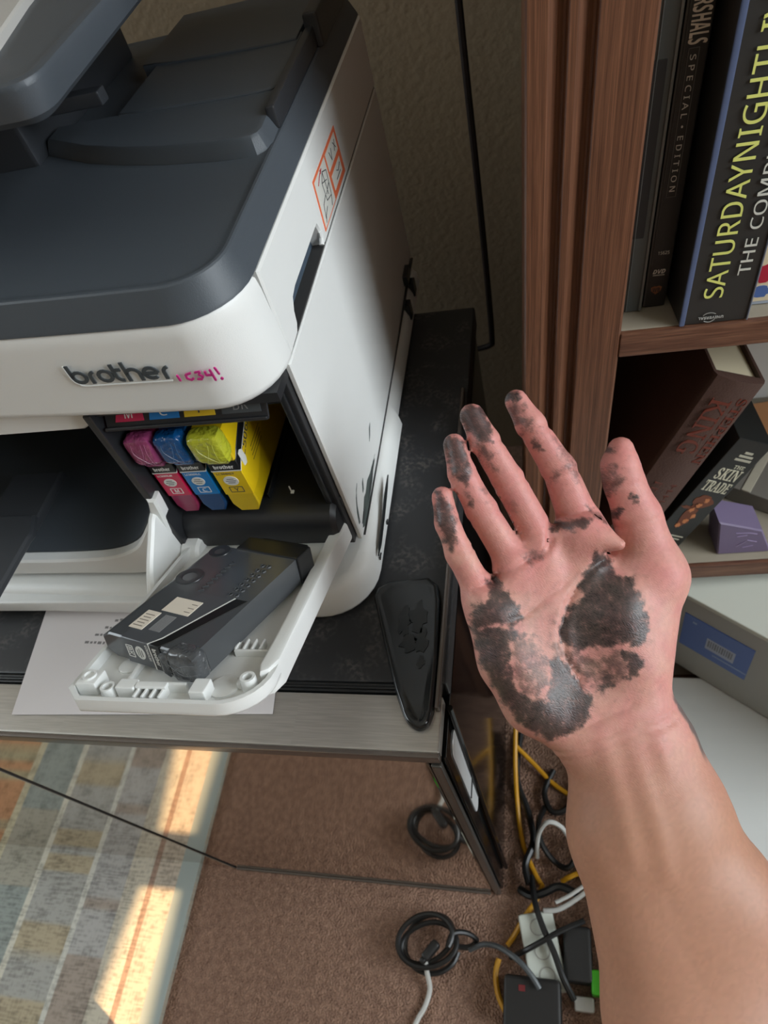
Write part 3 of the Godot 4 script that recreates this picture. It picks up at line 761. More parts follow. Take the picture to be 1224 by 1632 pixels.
func build_bay(pr: Node3D, P: Transform3D) -> void:
	# the ink compartment: floor, walls, roof with coloured chips
	var b := MB.new()
	b.box(Vector3(-0.190, 0.485, -0.322), Vector3(0.110, 0.010, 0.112), 0.001)
	b.box(Vector3(-0.190, 0.54, -0.386), Vector3(0.110, 0.12, 0.006))
	b.box(Vector3(-0.190, 0.5935, -0.315), Vector3(0.110, 0.006, 0.135))
	b.box(Vector3(-0.2455, 0.52, -0.3125), Vector3(0.005, 0.148, 0.137), 0.001)
	b.box(Vector3(-0.1378, 0.52, -0.325), Vector3(0.004, 0.148, 0.125), 0.0008)
	var bay := part("ink_bay", b, M.bay, pr)
	b = MB.new()     # front sill: a rounded lip over a sloping face
	var sill := pv([[-0.270, 0.490], [-0.262, 0.4905], [-0.256, 0.489], [-0.2515, 0.4855], [-0.249, 0.480], [-0.248, 0.470], [-0.251, 0.458], [-0.262, 0.452], [-0.275, 0.452]])
	b.prism(Transform3D(Basis(Vector3(0, 0, 1), Vector3(0, 1, 0), Vector3(1, 0, 0)), Vector3.ZERO), sill, -0.2455, -0.1375, 0.003)
	part("bay_sill", b, M.bay, bay)
	b = MB.new()
	for q in [[-0.2640, 0.006], [-0.2760, 0.004], [-0.2880, 0.003]]: b.box(Vector3(-0.1412, 0.54, q[0]), Vector3(0.004, 0.10, q[1]), 0.001)
	b.box(Vector3(-0.152, 0.5815, -0.268), Vector3(0.018, 0.017, 0.006), 0.001)
	for q in [-0.2390, -0.2215, -0.2020, -0.1830]: b.box(Vector3(q, 0.492, -0.318), Vector3(0.0016, 0.005, 0.10), 0.0005)
	part("bay_rib", b, M.bay_gloss, bay)
	b = MB.new()     # a strip under the roof carrying the chips
	var CH := Transform3D(Basis(Vector3(1, 0, 0), Vector3(0, 0.83, -0.56), Vector3(0, 0.56, 0.83)), Vector3(0, 0.5838, -0.2490))
	b.box(Vector3(-0.193, 0.0045, -0.001), Vector3(0.096, 0.016, 0.002), 0.0006, CH)
	b.box(Vector3(-0.193, -0.0035, 0.0005), Vector3(0.096, 0.0022, 0.004), 0.0008, CH)
	var strip := part("colour_strip", b, M.bay, bay)
	var chips := [["M", -0.2345, -0.2170, M.chip_m, M.text_white, 0.0035], ["C", -0.2135, -0.1955, M.chip_c, M.text_white, 0.0020], ["Y", -0.1925, -0.1745, M.chip_y, M.print, 0.0010], ["BK", -0.1705, -0.1485, M.chip_k, M.text_grey, 0.0]]
	for c in chips:
		b = MB.new()
		b.prism(CH, pv([[c[1], 0.0], [c[2], 0.0], [c[2] - 0.0008, 0.0120], [c[1] + c[5], 0.0120]]), 0.0, 0.0006)
		part("colour_chip", b, c[3], strip)
		var mid: float = (c[1] + c[2]) / 2
		var wd := 0.0048 if c[0] != "BK" else 0.0085
		words("colour_letter", c[0], CH * Transform3D(Basis.IDENTITY, Vector3(mid - wd / 2, 0.0018, 0.0006)), Vector2(wd, 0.0052), c[4], strip, false)
	# small glint of a metal contact on the floor
	b = MB.new(); b.box(Vector3(-0.1660, 0.4945, -0.2690), Vector3(0.0022, 0.0012, 0.0026), 0.0004); b.box(Vector3(-0.1672, 0.4965, -0.2700), Vector3(0.0008, 0.005, 0.0008), 0.0002)
	part("contact", b, M.white_smooth, bay)

func build_output(pr: Node3D, P: Transform3D) -> void:
	var b := MB.new()
	var FZ := Transform3D.IDENTITY
	# white plate with the paper mouth: outer outline minus the mouth, drawn as one U of even thickness
	var u_in := smooth2([[-0.2468, 0.5240], [-0.2480, 0.5180], [-0.2535, 0.5060], [-0.2665, 0.4900], [-0.2830, 0.4730], [-0.3100, 0.4630], [-0.3500, 0.4610]], 4)
	u_in.push_back(Vector2(-0.5590, 0.4635))
	var u_out := pv([[-0.5590, 0.4450], [-0.4200, 0.4445]])
	u_out.append_array(smooth2([[-0.3500, 0.4440], [-0.3200, 0.4435], [-0.2950, 0.4430], [-0.2730, 0.4480], [-0.2570, 0.4640], [-0.2470, 0.4860], [-0.2425, 0.5080], [-0.2405, 0.5230]], 4))
	var u := u_in.duplicate(); u.append_array(u_out)
	b.prism(FZ, u, -0.2520, -0.2425, 0.0016)
	part("output_lip", b, M.white, pr)
	b = MB.new()
	b.box(Vector3(-0.400, 0.4575, -0.35), Vector3(0.312, 0.006, 0.19), 0.001)
	b.box(Vector3(-0.400, 0.53, -0.44), Vector3(0.312, 0.13, 0.006))
	b.box(Vector3(-0.2495, 0.53, -0.345), Vector3(0.004, 0.13, 0.19))
	b.box(Vector3(-0.400, 0.5915, -0.35), Vector3(0.312, 0.003, 0.19))
	part("output_mouth", b, M.black_fine, pr)
	b = MB.new()
	var liner := smooth2([[-0.2520, 0.5850], [-0.2520, 0.5250], [-0.2560, 0.5065], [-0.2680, 0.4902], [-0.2840, 0.4735], [-0.3100, 0.4632], [-0.3505, 0.4615]], 4)
	liner.push_back(Vector2(-0.557, 0.4640)); liner.push_back(Vector2(-0.557, 0.4560)); liner.push_back(Vector2(-0.2478, 0.4560)); liner.push_back(Vector2(-0.2478, 0.5850))
	b.prism(FZ, liner, -0.43, -0.2518, 0.0)
	part("mouth_liner", b, M.black, pr)
	b = MB.new(); b.box(Vector3(-0.4095, 0.4460, -0.312), Vector3(0.305, 0.0150, 0.12), 0.002); part("drawer_back", b, M.white_grey, pr)
	b = MB.new(); b.box(Vector3(-0.4120, 0.4290, -0.262), Vector3(0.298, 0.0130, 0.078), 0.0025); part("paper_drawer", b, M.white, pr)
	b = MB.new(); b.prism(FZ, pv([[-0.556, 0.5775], [-0.2600, 0.5775], [-0.2480, 0.5835], [-0.2480, 0.5920], [-0.556, 0.5920]]), -0.2660, -0.2520, 0.001); part("under_strip", b, M.white, pr)
	b = MB.new()     # black stop flap
	b.prism(Transform3D(FX, Vector3.ZERO), pv([[-0.3512, -0.256], [-0.3452, -0.2400], [-0.3462, -0.2350], [-0.3480, -0.1900], [-0.3900, -0.1900], [-0.3950, -0.256]]), 0.4935, 0.4995, 0.0015)
	b.prism(Transform3D(FX, Vector3.ZERO), pv([[-0.3530, -0.300], [-0.3530, -0.250], [-0.3950, -0.250], [-0.3950, -0.300]]), 0.4865, 0.4940, 0.0015)
	part("paper_stop", b, M.black_fine, pr)

func build_door(pr: Node3D) -> void:
	# the compartment door, folded down and resting 23 degrees above level: (x, distance from the hinge, height)
	var D := Transform3D(Basis(Vector3(1, 0, 0), Vector3(0, 0.3927, 0.9197), Vector3(0, 0.9197, -0.3927)), Vector3(0, 0.4646, -0.2697))
	var b := MB.new()
	var plate := pv([[-0.2410, 0.012], [-0.1368, 0.012]])
	for i in 8:
		var g := PI / 2 * i / 7
		plate.push_back(Vector2(-0.1608 + cos(g) * 0.024, 0.1470 + sin(g) * 0.0235))
	plate.append_array(pv([[-0.2335, 0.1705], [-0.2425, 0.1625]]))
	b.levels(D, plate, [[-0.0098, 0.002], [-0.0090, 0.0004], [-0.0080, 0.0], [-0.0070, 0.0]])
	b.ring_wall(D, plate, 0.0026, -0.0072, -0.0012)
	var door := part("ink_door", b, M.white, pr, "open white compartment door")
	b = MB.new()     # the side return: a tall wall on the right that closes flush with the side
	var ret := pv([[-0.1445, -0.002], [-0.1362, -0.002], [-0.1362, 0.1400], [-0.1395, 0.1480], [-0.1435, 0.1500], [-0.1455, 0.1440], [-0.1450, 0.1300]])
	b.levels(D, ret, [[-0.0160, 0.0025], [-0.0150, 0.0006], [-0.0130, 0.0], [-0.0010, 0.0], [0.0004, 0.0005], [0.0009, 0.0016]])
	part("side_return", b, M.white, door)
	var lip := -0.0072
	b = MB.new(); b.box(Vector3(-0.2335, 0.1560, lip + 0.004), Vector3(0.0115, 0.0110, 0.008), 0.0012, D); part("screw_boss", b, M.white_smooth, door)
	b = MB.new(); b.lathe(D * Transform3D(Basis.IDENTITY, Vector3(-0.2335, 0.1560, lip + 0.010)), [[0.0036, -0.003], [0.0036, -0.0008], [0.0026, -0.0008], [0.0024, -0.005]], 14); part("screw_boss", b, M.white_smooth, door)
	b = MB.new(); b.lathe(D * Transform3D(Basis.IDENTITY, Vector3(-0.2215, 0.1605, lip)), [[0.0042, 0.0], [0.0037, 0.0060], [0.0026, 0.0060], [0.0024, 0.002]], 14); part("screw_boss", b, M.white_smooth, door)
	b = MB.new(); b.lathe(D * Transform3D(Basis.IDENTITY, Vector3(-0.1485, 0.1530, lip)), [[0.0042, 0.0], [0.0038, 0.0075], [0.0024, 0.0075], [0.0024, 0.002]], 14); part("screw_boss", b, M.white_smooth, door)
	b = MB.new(); b.box(Vector3(-0.2110, 0.1590, lip + 0.0035), Vector3(0.0105, 0.0070, 0.007), 0.001, D); part("rib", b, M.white_smooth, door)
	b = MB.new(); b.box(Vector3(-0.2150, 0.1450, lip + 0.0018), Vector3(0.0024, 0.0260, 0.0036), 0.0008, D); part("rib", b, M.white_smooth, door)
	b = MB.new(); b.box(Vector3(-0.1705, 0.1600, lip + 0.0040), Vector3(0.0085, 0.0100, 0.008), 0.001, D); part("rib", b, M.white_smooth, door)
	b = MB.new(); b.box(Vector3(-0.1945, 0.1570, lip + 0.0030), Vector3(0.0300, 0.0020, 0.006), 0.0006, D); part("rib", b, M.white_smooth, door)
	b = MB.new(); b.box(Vector3(-0.1945, 0.1300, lip + 0.0018), Vector3(0.0400, 0.0018, 0.0038), 0.0006, D); part("rib", b, M.white_smooth, door)
	b = MB.new(); b.box(Vector3(-0.1970, 0.1595, lip + 0.0062), Vector3(0.0170, 0.0040, 0.0022), 0.0008, D); part("rib", b, M.white_smooth, door)
	for k in 4:
		b = MB.new(); b.box(Vector3(-0.2035 + 0.0045 * k, 0.1625, lip + 0.0030), Vector3(0.0014, 0.0090, 0.006), 0.0005, D); part("rib", b, M.white_smooth, door)
		b = MB.new(); b.box(Vector3(-0.1655 + 0.0045 * k, 0.1255, lip + 0.0024), Vector3(0.0014, 0.0080, 0.005), 0.0005, D); part("rib", b, M.white_smooth, door)
	b = MB.new(); b.box(Vector3(-0.1560, 0.1300, lip + 0.0022), Vector3(0.0200, 0.0016, 0.0045), 0.0006, D); part("rib", b, M.white_smooth, door)
	b = MB.new(); b.box(Vector3(-0.1535, 0.1520, lip + 0.0022), Vector3(0.0030, 0.0050, 0.0044), 0.0008, D); part("rib", b, M.white_smooth, door)
	b = MB.new(); b.lathe(D * Transform3D(Basis.IDENTITY, Vector3(-0.1625, 0.1530, lip)), [[0.0078, 0.0], [0.0078, 0.0012], [0.0072, 0.0016]], 22); part("gate_mark", b, M.white_smooth, door)
	b = MB.new(); b.lathe(D * Transform3D(Basis.IDENTITY, Vector3(-0.1650, 0.1650, lip)), [[0.0034, 0.0], [0.0034, 0.0012], [0.0030, 0.0016]], 16); part("gate_mark", b, M.white_smooth, door)
	b = MB.new(); b.lathe(D * Transform3D(Basis.IDENTITY, Vector3(-0.2225, 0.1395, lip)), [[0.0060, 0.0], [0.0060, 0.0010], [0.0055, 0.0014]], 18); part("gate_mark", b, M.white_smooth, door)
	b = MB.new()     # left hinge cheek
	var ch := smooth2([[-0.2575, 0.5080], [-0.2530, 0.4790], [-0.2480, 0.4600], [-0.2300, 0.4560], [-0.2080, 0.4640], [-0.1970, 0.4790], [-0.2040, 0.4880], [-0.2150, 0.4965], [-0.2300, 0.5050], [-0.2420, 0.5110]], 4, true)
	b.prism(Transform3D(Basis(Vector3(0, 0, 1), Vector3(0, 1, 0), Vector3(1, 0, 0)), Vector3.ZERO), ch, -0.2515, -0.2465, 0.0015)
	b.prism(Transform3D(Basis(Vector3(0, 0, 1), Vector3(0, 1, 0), Vector3(1, 0, 0)), Vector3.ZERO), smooth2([[-0.2600, 0.4700], [-0.2420, 0.4760], [-0.2300, 0.4640], [-0.2360, 0.4520], [-0.2600, 0.4520]], 4, true), -0.2470, -0.2330, 0.002)
	part("hinge_cheek", b, M.white_smooth, door)

# ------------------------------------------------------------------ ink cartridges
func ink_mat(c: Color, clear: Color) -> Array:
	var body := mat(clear, 0.3); body.clearcoat_enabled = true; body.clearcoat = 0.3; body.clearcoat_roughness = 0.15
	var cap := relief(mat(c, 0.2), M.film, 40.0, 0.9, false); cap.clearcoat_enabled = true; cap.clearcoat = 0.6; cap.clearcoat_roughness = 0.12
	return [body, cap]
func make_cartridge(t: Transform3D, w: float, letter: String, label: String, body_c: Color, cap_c: Color, label_c: Color, jut: float) -> Node3D:
	# own axes: x across the thin body, y up to the grip, z towards the front face at z = 0
	var o := placed("ink_cartridge", label, "ink cartridge", t, "ink cartridges of the printer")
	var mm := ink_mat(cap_c, body_c)
	var h := w / 2
	var b := MB.new()
	b.prism(Transform3D.IDENTITY, pv([[-h + 0.0035, 0.0], [h - 0.0035, 0.0], [h, 0.0065], [h, 0.0655], [-h, 0.0655], [-h, 0.0065]]), -0.097, 0.0, 0.0009)
	part("body", b, mm[0], o)
	b = MB.new(); b.box(Vector3(0, 0.044, -0.1025), Vector3(w + 0.0024, 0.046, 0.015), 0.0012); b.box(Vector3(0, 0.044, -0.112), Vector3(w - 0.004, 0.034, 0.008), 0.001)
	part("end_cap", b, mat(Color(0.115, 0.12, 0.125), 0.35), o)
	b = MB.new()     # grip wrapped in crinkled film
	b.box(Vector3(0, 0.0580, jut - 0.0063), Vector3(w + 0.002, 0.0200, 0.0125), 0.004)
	b.box(Vector3(0, 0.0475, 0.0), Vector3(w - 0.003, 0.007, 0.008), 0.002)
	var r := RandomNumberGenerator.new(); r.seed = 77
	for i in b.v.size():
		var p := b.v[i]
		var n: float = sin(p.x * 1900.0 + p.y * 700.0) * 0.0006 + sin(p.y * 2300.0 + p.z * 900.0) * 0.0004
		b.v[i] = p + Vector3(n * 0.7, n, n)
	part("grip", b, mm[1], o)
	b = MB.new()     # film edges
	for q in [[-0.2, 0.2], [0.15, -0.1], [0.32, 0.3]]:
		b.tube(smooth3([[w * q[0], 0.0665, jut - 0.0018], [w * q[0], 0.060, jut + 0.0010], [w * q[1], 0.051, jut + 0.0004], [w * q[1], 0.0465, jut - 0.0038]], 4), 0.00013, 5)
	part("film_fold", b, mat(cap_c.lightened(0.2), 0.25), o)
	# wrapped paper label: colour below, black band with the maker's word above
	b = MB.new()
	b.prism(Transform3D(Basis(Vector3(0, 0, 1), Vector3(0, 1, 0), Vector3(1, 0, 0)), Vector3.ZERO), pv([[0.0004, 0.0160], [0.0004, 0.0385], [-0.006, 0.0425], [-0.048, 0.0605], [-0.048, 0.033], [-0.012, 0.0160]]), -h - 0.0003, h + 0.0003, 0.0004)
	var lb := part("label", b, mat(label_c, 0.3), o)
	b = MB.new()
	b.prism(Transform3D(Basis(Vector3(0, 0, 1), Vector3(0, 1, 0), Vector3(1, 0, 0)), Vector3.ZERO), pv([[0.0005, 0.0362], [0.0005, 0.0432], [-0.0055, 0.0472], [-0.049, 0.0645], [-0.049, 0.0560], [-0.0062, 0.0407]]), -h - 0.0004, h + 0.0004, 0.0003)
	part("label_band", b, mat(Color(0.1, 0.105, 0.11), 0.3), lb)
	b = MB.new()
	b.prism(Transform3D(Basis(Vector3(0, 0, 1), Vector3(0, 1, 0), Vector3(1, 0, 0)), Vector3.ZERO), pv([[0.00055, 0.0355], [0.00055, 0.0363], [-0.006, 0.0408], [-0.049, 0.0561], [-0.049, 0.0552], [-0.0063, 0.0400]]), -h - 0.00045, h + 0.00045, 0.0)
	part("label_line", b, M.text_white, lb)
	var tm: Material = M.text_white if letter != "Y" else M.print
	words("maker_word", "brother", Transform3D(Basis.IDENTITY, Vector3(-h * 0.72, 0.0378, 0.0005)), Vector2(w * 0.68, 0.0026), M.text_white, lb)
	words("type_number", "LC506XL" + letter, Transform3D(Basis.IDENTITY, Vector3(-h * 0.8, 0.0328, 0.0004)), Vector2(w * 0.62, 0.0015), M.text_white.duplicate() if letter != "Y" else M.print, lb, false)
	b = MB.new()
	b.lathe(Transform3D(Basis.from_scale(Vector3(1, 0.8, 1)), Vector3(-0.0005, 0.0277, 0.0)), [[h * 0.52, 0.0003], [h * 0.52, 0.0007]], 20)
	var badge := part("badge", b, M.text_white, lb)
	b = MB.new()
	for k in 3: b.box(Vector3(-0.0005, 0.0262 + 0.0015 * k, 0.0007), Vector3(h * [0.5, 0.72, 0.5][k], 0.0004, 0.0002))
	part("badge_print", b, M.print, badge)
	b = MB.new()
	var fr := [[-h * 0.46, 0.0180], [h * 0.46, 0.0180], [h * 0.46, 0.0224], [-h * 0.46, 0.0224], [-h * 0.46, 0.0180]]
	b.stroke(Transform3D.IDENTITY, pv(fr), 0.0004, 0.0004, 0.0006)
	part("letter_frame", b, tm, lb)
	var lw := h * (0.34 if letter != "BK" else 0.66)
	words("letter", letter, Transform3D(Basis.IDENTITY, Vector3(-lw / 2, 0.0187, 0.0004)), Vector2(lw, 0.0028), tm, lb, false)
	return o
func build_cartridges() -> void:
	M.film = grain_normal(256, 0.02, 61, 7.0, 3)
	var I := Basis.IDENTITY
	make_cartridge(Transform3D(Basis.from_scale(Vector3(1, 1.075, 1)), Vector3(-0.2315, 0.4965, -0.2545)), 0.0158, "M", "magenta ink cartridge in the open compartment, under the red chip", Color(0.55, 0.15, 0.3), Color(0.58, 0.25, 0.42), Color(0.78, 0.05, 0.27), 0.0078)
	make_cartridge(Transform3D(Basis.from_scale(Vector3(1, 1.075, 1)), Vector3(-0.2125, 0.4965, -0.2545)), 0.0165, "C", "cyan ink cartridge between the magenta and the yellow one in the compartment", Color(0.07, 0.27, 0.47), Color(0.06, 0.3, 0.52), Color(0.02, 0.47, 0.75), 0.0078)
	var y := make_cartridge(Transform3D(Basis.from_scale(Vector3(1, 1.075, 1)), Vector3(-0.1905, 0.4965, -0.2535)), 0.0185, "Y", "yellow ink cartridge with its printed side label showing, next to the empty slot", Color(0.85, 0.72, 0.08), Color(0.72, 0.73, 0.2), Color(0.9, 0.76, 0.1), 0.0078)
	# print on the yellow one's right side
	var S := Transform3D(Basis(Vector3(0, 0, -1), Vector3(0, 1, 0), Vector3(1, 0, 0)), Vector3(0.0185 / 2 + 0.0003, 0, 0))
	words("side_print", "LC506XL", S * Transform3D(Basis(Vector3(0.93, 0.36, 0), Vector3(-0.36, 0.93, 0), Vector3(0, 0, 1)), Vector3(0.006, 0.0350, 0)), Vector2(0.033, 0.0046), M.print, y, false)
	var b := MB.new()
	for k in 4: b.box(Vector3(0.0185 / 2 + 0.0004, 0.0345 - 0.0024 * k, -0.030 + 0.0012 * k), Vector3(0.0002, 0.0005, 0.020), 0.0, Transform3D(Basis(Vector3(1, 0, 0), 0.0), Vector3.ZERO))
	part("side_small_print", b, mat(Color(0.55, 0.47, 0.14), 0.5), y)
	b = MB.new()
	b.prism(S, pv([[0.0045, 0.0440], [0.0050, 0.0340], [0.0085, 0.0330], [0.0105, 0.0360], [0.0100, 0.0425], [0.0075, 0.0445]]), 0.0, 0.0004)
	part("pull_tab", b, M.sticker, y)
	# the black one lies on the folded-down door
	var n := Vector3(0, 0.9197, -0.3927); var u := Vector3(0, 0.3927, 0.9197); var xh := Vector3(1, 0, 0)
	var w := 0.0160
	var at := Vector3(0, 0.4646, -0.2697) + xh * -0.2365 + u * 0.1345 + n * (0.0128 - w / 2)
	var k := make_cartridge(Transform3D(Basis(-n, xh * 0.956 + u * 0.293, (xh * -0.293 + u * 0.956) * 0.92), at), w, "BK", "large black ink cartridge with white labels lying on the open compartment door", Color(0.29, 0.3, 0.31), Color(0.29, 0.3, 0.31), Color(0.3, 0.31, 0.325), 0.0035)
	var T := Transform3D(Basis(Vector3(0, 1, 0), Vector3(0, 0, -1), Vector3(-1, 0, 0)), Vector3(-w / 2 - 0.0003, 0, 0))     # (y, -z) drawn on the upper face
	b = MB.new(); b.prism(T, pv([[0.0140, 0.0080], [0.0235, 0.0080], [0.0235, 0.0240], [0.0140, 0.0240]]), 0.0, 0.0003)
	b.prism(T, pv([[0.0215, 0.0262], [0.0405, 0.0262], [0.0405, 0.0395], [0.0215, 0.0395]]), 0.0, 0.0003)
	var wl := part("white_label", b, mat(Color(0.86, 0.82, 0.76), 0.6), k)
	b = MB.new()
	for q in 5: b.box(T * Vector3(0.0185, 0.0105 + 0.0025 * q, 0.0003), Vector3(0.0002, 0.0065 - 0.0012 * (q % 2), 0.0006))
	for q in 3: b.box(T * Vector3(0.0375, 0.0290 + 0.0035 * q, 0.0003), Vector3(0.0002, 0.0040, 0.0005))
	part("label_print", b, mat(Color(0.5, 0.46, 0.42), 0.6), wl)
	b = MB.new()
	for q in 9: b.box(T * Vector3(0.0275 + 0.0009 * q, 0.0165, 0.0001), Vector3(0.0003, 0.0004, 0.014))
	part("small_print", b, M.text_grey, wl)
	b = MB.new()      # moulded marks and rings in the plastic
	for i in 2:
		for q in 7: b.lathe(T * Transform3D(Basis.IDENTITY, Vector3(0.0500 + 0.0042 * i, 0.0520 + 0.0052 * q, -0.0003)), [[0.0019, 0.0], [0.0017, 0.0006], [0.0011, 0.0006], [0.0010, 0.0]], 6)
	for q in 8: b.stroke(T, pv([[0.0290, 0.0490 + 0.0042 * q], [0.0315, 0.0505 + 0.0042 * q], [0.0290, 0.0520 + 0.0042 * q]]), 0.0006, -0.0003, 0.0005)
	part("moulded_marks", b, mat(Color(0.29, 0.3, 0.31), 0.25), k)
	b = MB.new()
	b.lathe(T * Transform3D(Basis.IDENTITY, Vector3(0.0130, 0.0600, -0.0012)), [[0.0090, 0.0], [0.0085, 0.0013], [0.0050, 0.0013], [0.0040, 0.0007]], 22)
	b.lathe(T * Transform3D(Basis.IDENTITY, Vector3(0.0120, 0.0900, -0.0012)), [[0.0075, 0.0], [0.0070, 0.0013], [0.0040, 0.0013], [0.0030, 0.0007]], 20)
	part("dimple", b, mat(Color(0.2, 0.21, 0.22), 0.3), k)

# ------------------------------------------------------------------ bookcase
func build_bookcase() -> void:
	var o := placed("bookcase", "reddish brown wooden bookcase with a grooved front post, standing right of the printer", "bookcase", BOOK)
	var U := Transform3D(Basis(Vector3(1, 0, 0), Vector3(0, 0, 1), Vector3(0, 1, 0)), Vector3.ZERO)     # (x, z) polygon -> along y
	var b := MB.new()
	var post := pv([[0.0005, -0.0220], [0.0, -0.0012], [0.0010, 0.0], [0.0105, 0.0], [0.0112, -0.0008], [0.0160, -0.0050], [0.0180, -0.0055], [0.0192, -0.0046], [0.0200, -0.0006], [0.0206, 0.0], [0.0240, 0.0], [0.0248, -0.0008], [0.0298, -0.0050], [0.0318, -0.0055], [0.0330, -0.0046], [0.0337, -0.0006], [0.0343, 0.0], [0.0596, 0.0], [0.0612, -0.0014], [0.0612, -0.0220]])
	b.crease = 0.9
	b.prism(U, post, -0.508, 1.0, 0.0)
	part("front_post", b, M.wood, o)
	b = MB.new(); b.box(Vector3(0.0385, 0.246, -0.146), Vector3(0.018, 1.508, 0.245), 0.001); part("side_board", b, M.wood, o)
	b = MB.new(); b.box(Vector3(0.0545, 0.246, -0.0275), Vector3(0.0130, 1.5, 0.010), 0.001); part("post_backing", b, M.wood, o)
	b = MB.new(); b.box(Vector3(0.78, 0.246, -0.135), Vector3(0.06, 1.508, 0.27), 0.001); part("side_board", b, M.wood, o)
	b = MB.new(); b.box(Vector3(0.405, 0.246, -0.276), Vector3(0.74, 1.5, 0.008)); part("back_board", b, M.wood, o)
	for q in [[0.0048, "shelf"], [-0.2560, "shelf"], [0.275, "shelf"], [0.55, "shelf"], [-0.47, "bottom_board"], [0.985, "top_board"]]:
		b = MB.new(); b.box(Vector3(0.405, q[0] - 0.0088, -0.1365), Vector3(0.688 if q[1] == "shelf" else 0.75, 0.0176, 0.263), 0.0008)
		var s := part(q[1], b, M.shelf_top, o)
		b = MB.new(); b.box(Vector3(0.406, q[0] - 0.0088, -0.0025), Vector3(0.690, 0.0180, 0.005), 0.0012)
		part("edge_band", b, M.wood_h, s)

# ------------------------------------------------------------------ discs and books
func upright(x0: float, w: float, front: float, base: float) -> Transform3D:     # a case's own axes: x across the spine, y up, z = 0 at the spine's face
	return BOOK * Transform3D(Basis.IDENTITY, Vector3(x0, base, front))
func leaning(x: float, base: float, front: float, deg: float) -> Transform3D:
	return BOOK * Transform3D(Basis(Vector3(0, 0, 1), deg_to_rad(deg)), Vector3(x, base, front))
func build_books() -> void:
	var base := 0.0052
	var DOWN := Basis(Vector3(0, -1, 0), Vector3(1, 0, 0), Vector3(0, 0, 1))      # lettering that reads down the spine
	var UPW := Basis(Vector3(0, 1, 0), Vector3(-1, 0, 0), Vector3(0, 0, 1))       # lettering that reads up the spine
	var grey := mat(Color(0.285, 0.3, 0.295), 0.42)
	var blackcase := mat(Color(0.15, 0.145, 0.14), 0.4)
	# grey clamshell case
	var o := placed("video_case", "dark grey plastic case with a black recessed spine, leftmost on the upper shelf", "video case", upright(0.0620, 0.016, -0.0235, base), "cases on the upper shelf")
	var b := MB.new(); b.box(Vector3(0.008, 0.1, -0.065), Vector3(0.016, 0.2, 0.13), 0.0015); part("shell", b, grey, o)
	b = MB.new(); b.box(Vector3(0.0070, 0.1000, 0.0), Vector3(0.0090, 0.096, 0.0012), 0.0005); part("recess", b, mat(Color(0.125, 0.125, 0.125), 0.5), o)
	b = MB.new(); b.box(Vector3(0.0150, 0.1, 0.0003), Vector3(0.0018, 0.198, 0.0016), 0.0006); b.box(Vector3(0.0062, 0.1, 0.0003), Vector3(0.0006, 0.198, 0.001), 0.0003); part("edge_rim", b, mat(Color(0.4, 0.41, 0.4), 0.35), o)
	# dark disc case
	o = placed("disc_case", "black disc case lettered SPECIAL EDITION down its spine, second from the wooden post", "disc case", upright(0.0795, 0.0145, -0.0270, base), "cases on the upper shelf")
	b = MB.new(); b.box(Vector3(0.00725, 0.0955, -0.0685), Vector3(0.0145, 0.191, 0.137), 0.0012); part("case", b, blackcase, o)
	b = MB.new(); b.box(Vector3(0.0008, 0.0955, 0.0002), Vector3(0.0010, 0.188, 0.0008), 0.0003); b.box(Vector3(0.0022, 0.105, 0.0002), Vector3(0.0005, 0.150, 0.0006), 0.0002); part("hinge_line", b, mat(Color(0.27, 0.26, 0.25), 0.35), o)
	var z := 0.0002
	words("title", "U.S. MARSHALS", Transform3D(DOWN, Vector3(0.0036, 0.1915, z)), Vector2(0.0400, 0.0090), mat(Color(0.82, 0.77, 0.71), 0.5), o)
	words("subtitle", "S P E C I A L  •  E D I T I O N", Transform3D(DOWN, Vector3(0.0058, 0.1470, z)), Vector2(0.0700, 0.0030), mat(Color(0.8, 0.78, 0.75), 0.5), o, false)
	b = MB.new(); b.stroke(Transform3D(Basis.IDENTITY, Vector3(0, 0, z)), pv([[0.0046, 0.1500], [0.0098, 0.1500], [0.0098, 0.0740], [0.0046, 0.0740], [0.0046, 0.1500]]), 0.0003, 0.0, 0.0003); part("subtitle_frame", b, mat(Color(0.36, 0.35, 0.34), 0.5), o)
	words("number", "15625", Transform3D(Basis.IDENTITY, Vector3(0.0050, 0.0375, z)), Vector2(0.0068, 0.0022), mat(Color(0.8, 0.78, 0.75), 0.5), o, false)
	words("disc_mark", "DVD", Transform3D(Basis(Vector3(1, 0, 0), Vector3(0.25, 1, 0), Vector3(0, 0, 1)), Vector3(0.0036, 0.0245, z)), Vector2(0.0072, 0.0028), mat(Color(0.82, 0.8, 0.77), 0.5), o)
	b = MB.new(); b.box(Vector3(0.0074, 0.0234, z), Vector3(0.0070, 0.0008, 0.0004)); part("disc_mark_bar", b, mat(Color(0.6, 0.58, 0.55), 0.5), o)
	b = MB.new(); b.prism(Transform3D.IDENTITY, pv([[0.0038, 0.0148], [0.0056, 0.0156], [0.0072, 0.0152], [0.0090, 0.0156], [0.0106, 0.0148], [0.0102, 0.0122], [0.0072, 0.0096], [0.0042, 0.0122]]), 0.0, 0.0004); var sh := part("shield", b, mat(Color(0.5, 0.31, 0.2), 0.4), o)
	words("shield_letters", "WB", Transform3D(Basis.IDENTITY, Vector3(0.0049, 0.0116, 0.0004)), Vector2(0.0046, 0.0028), blackcase, sh)
	# boxed set
	o = placed("boxed_set", "thick black boxed set with yellow spine lettering and blue left edge, upper shelf", "boxed set", upright(0.0975, 0.041, -0.0022, base), "cases on the upper shelf")
	b = MB.new(); b.box(Vector3(0.0205, 0.0975, -0.070), Vector3(0.041, 0.195, 0.139), 0.0012); part("slipcase", b, mat(Color(0.17, 0.168, 0.16), 0.45), o)
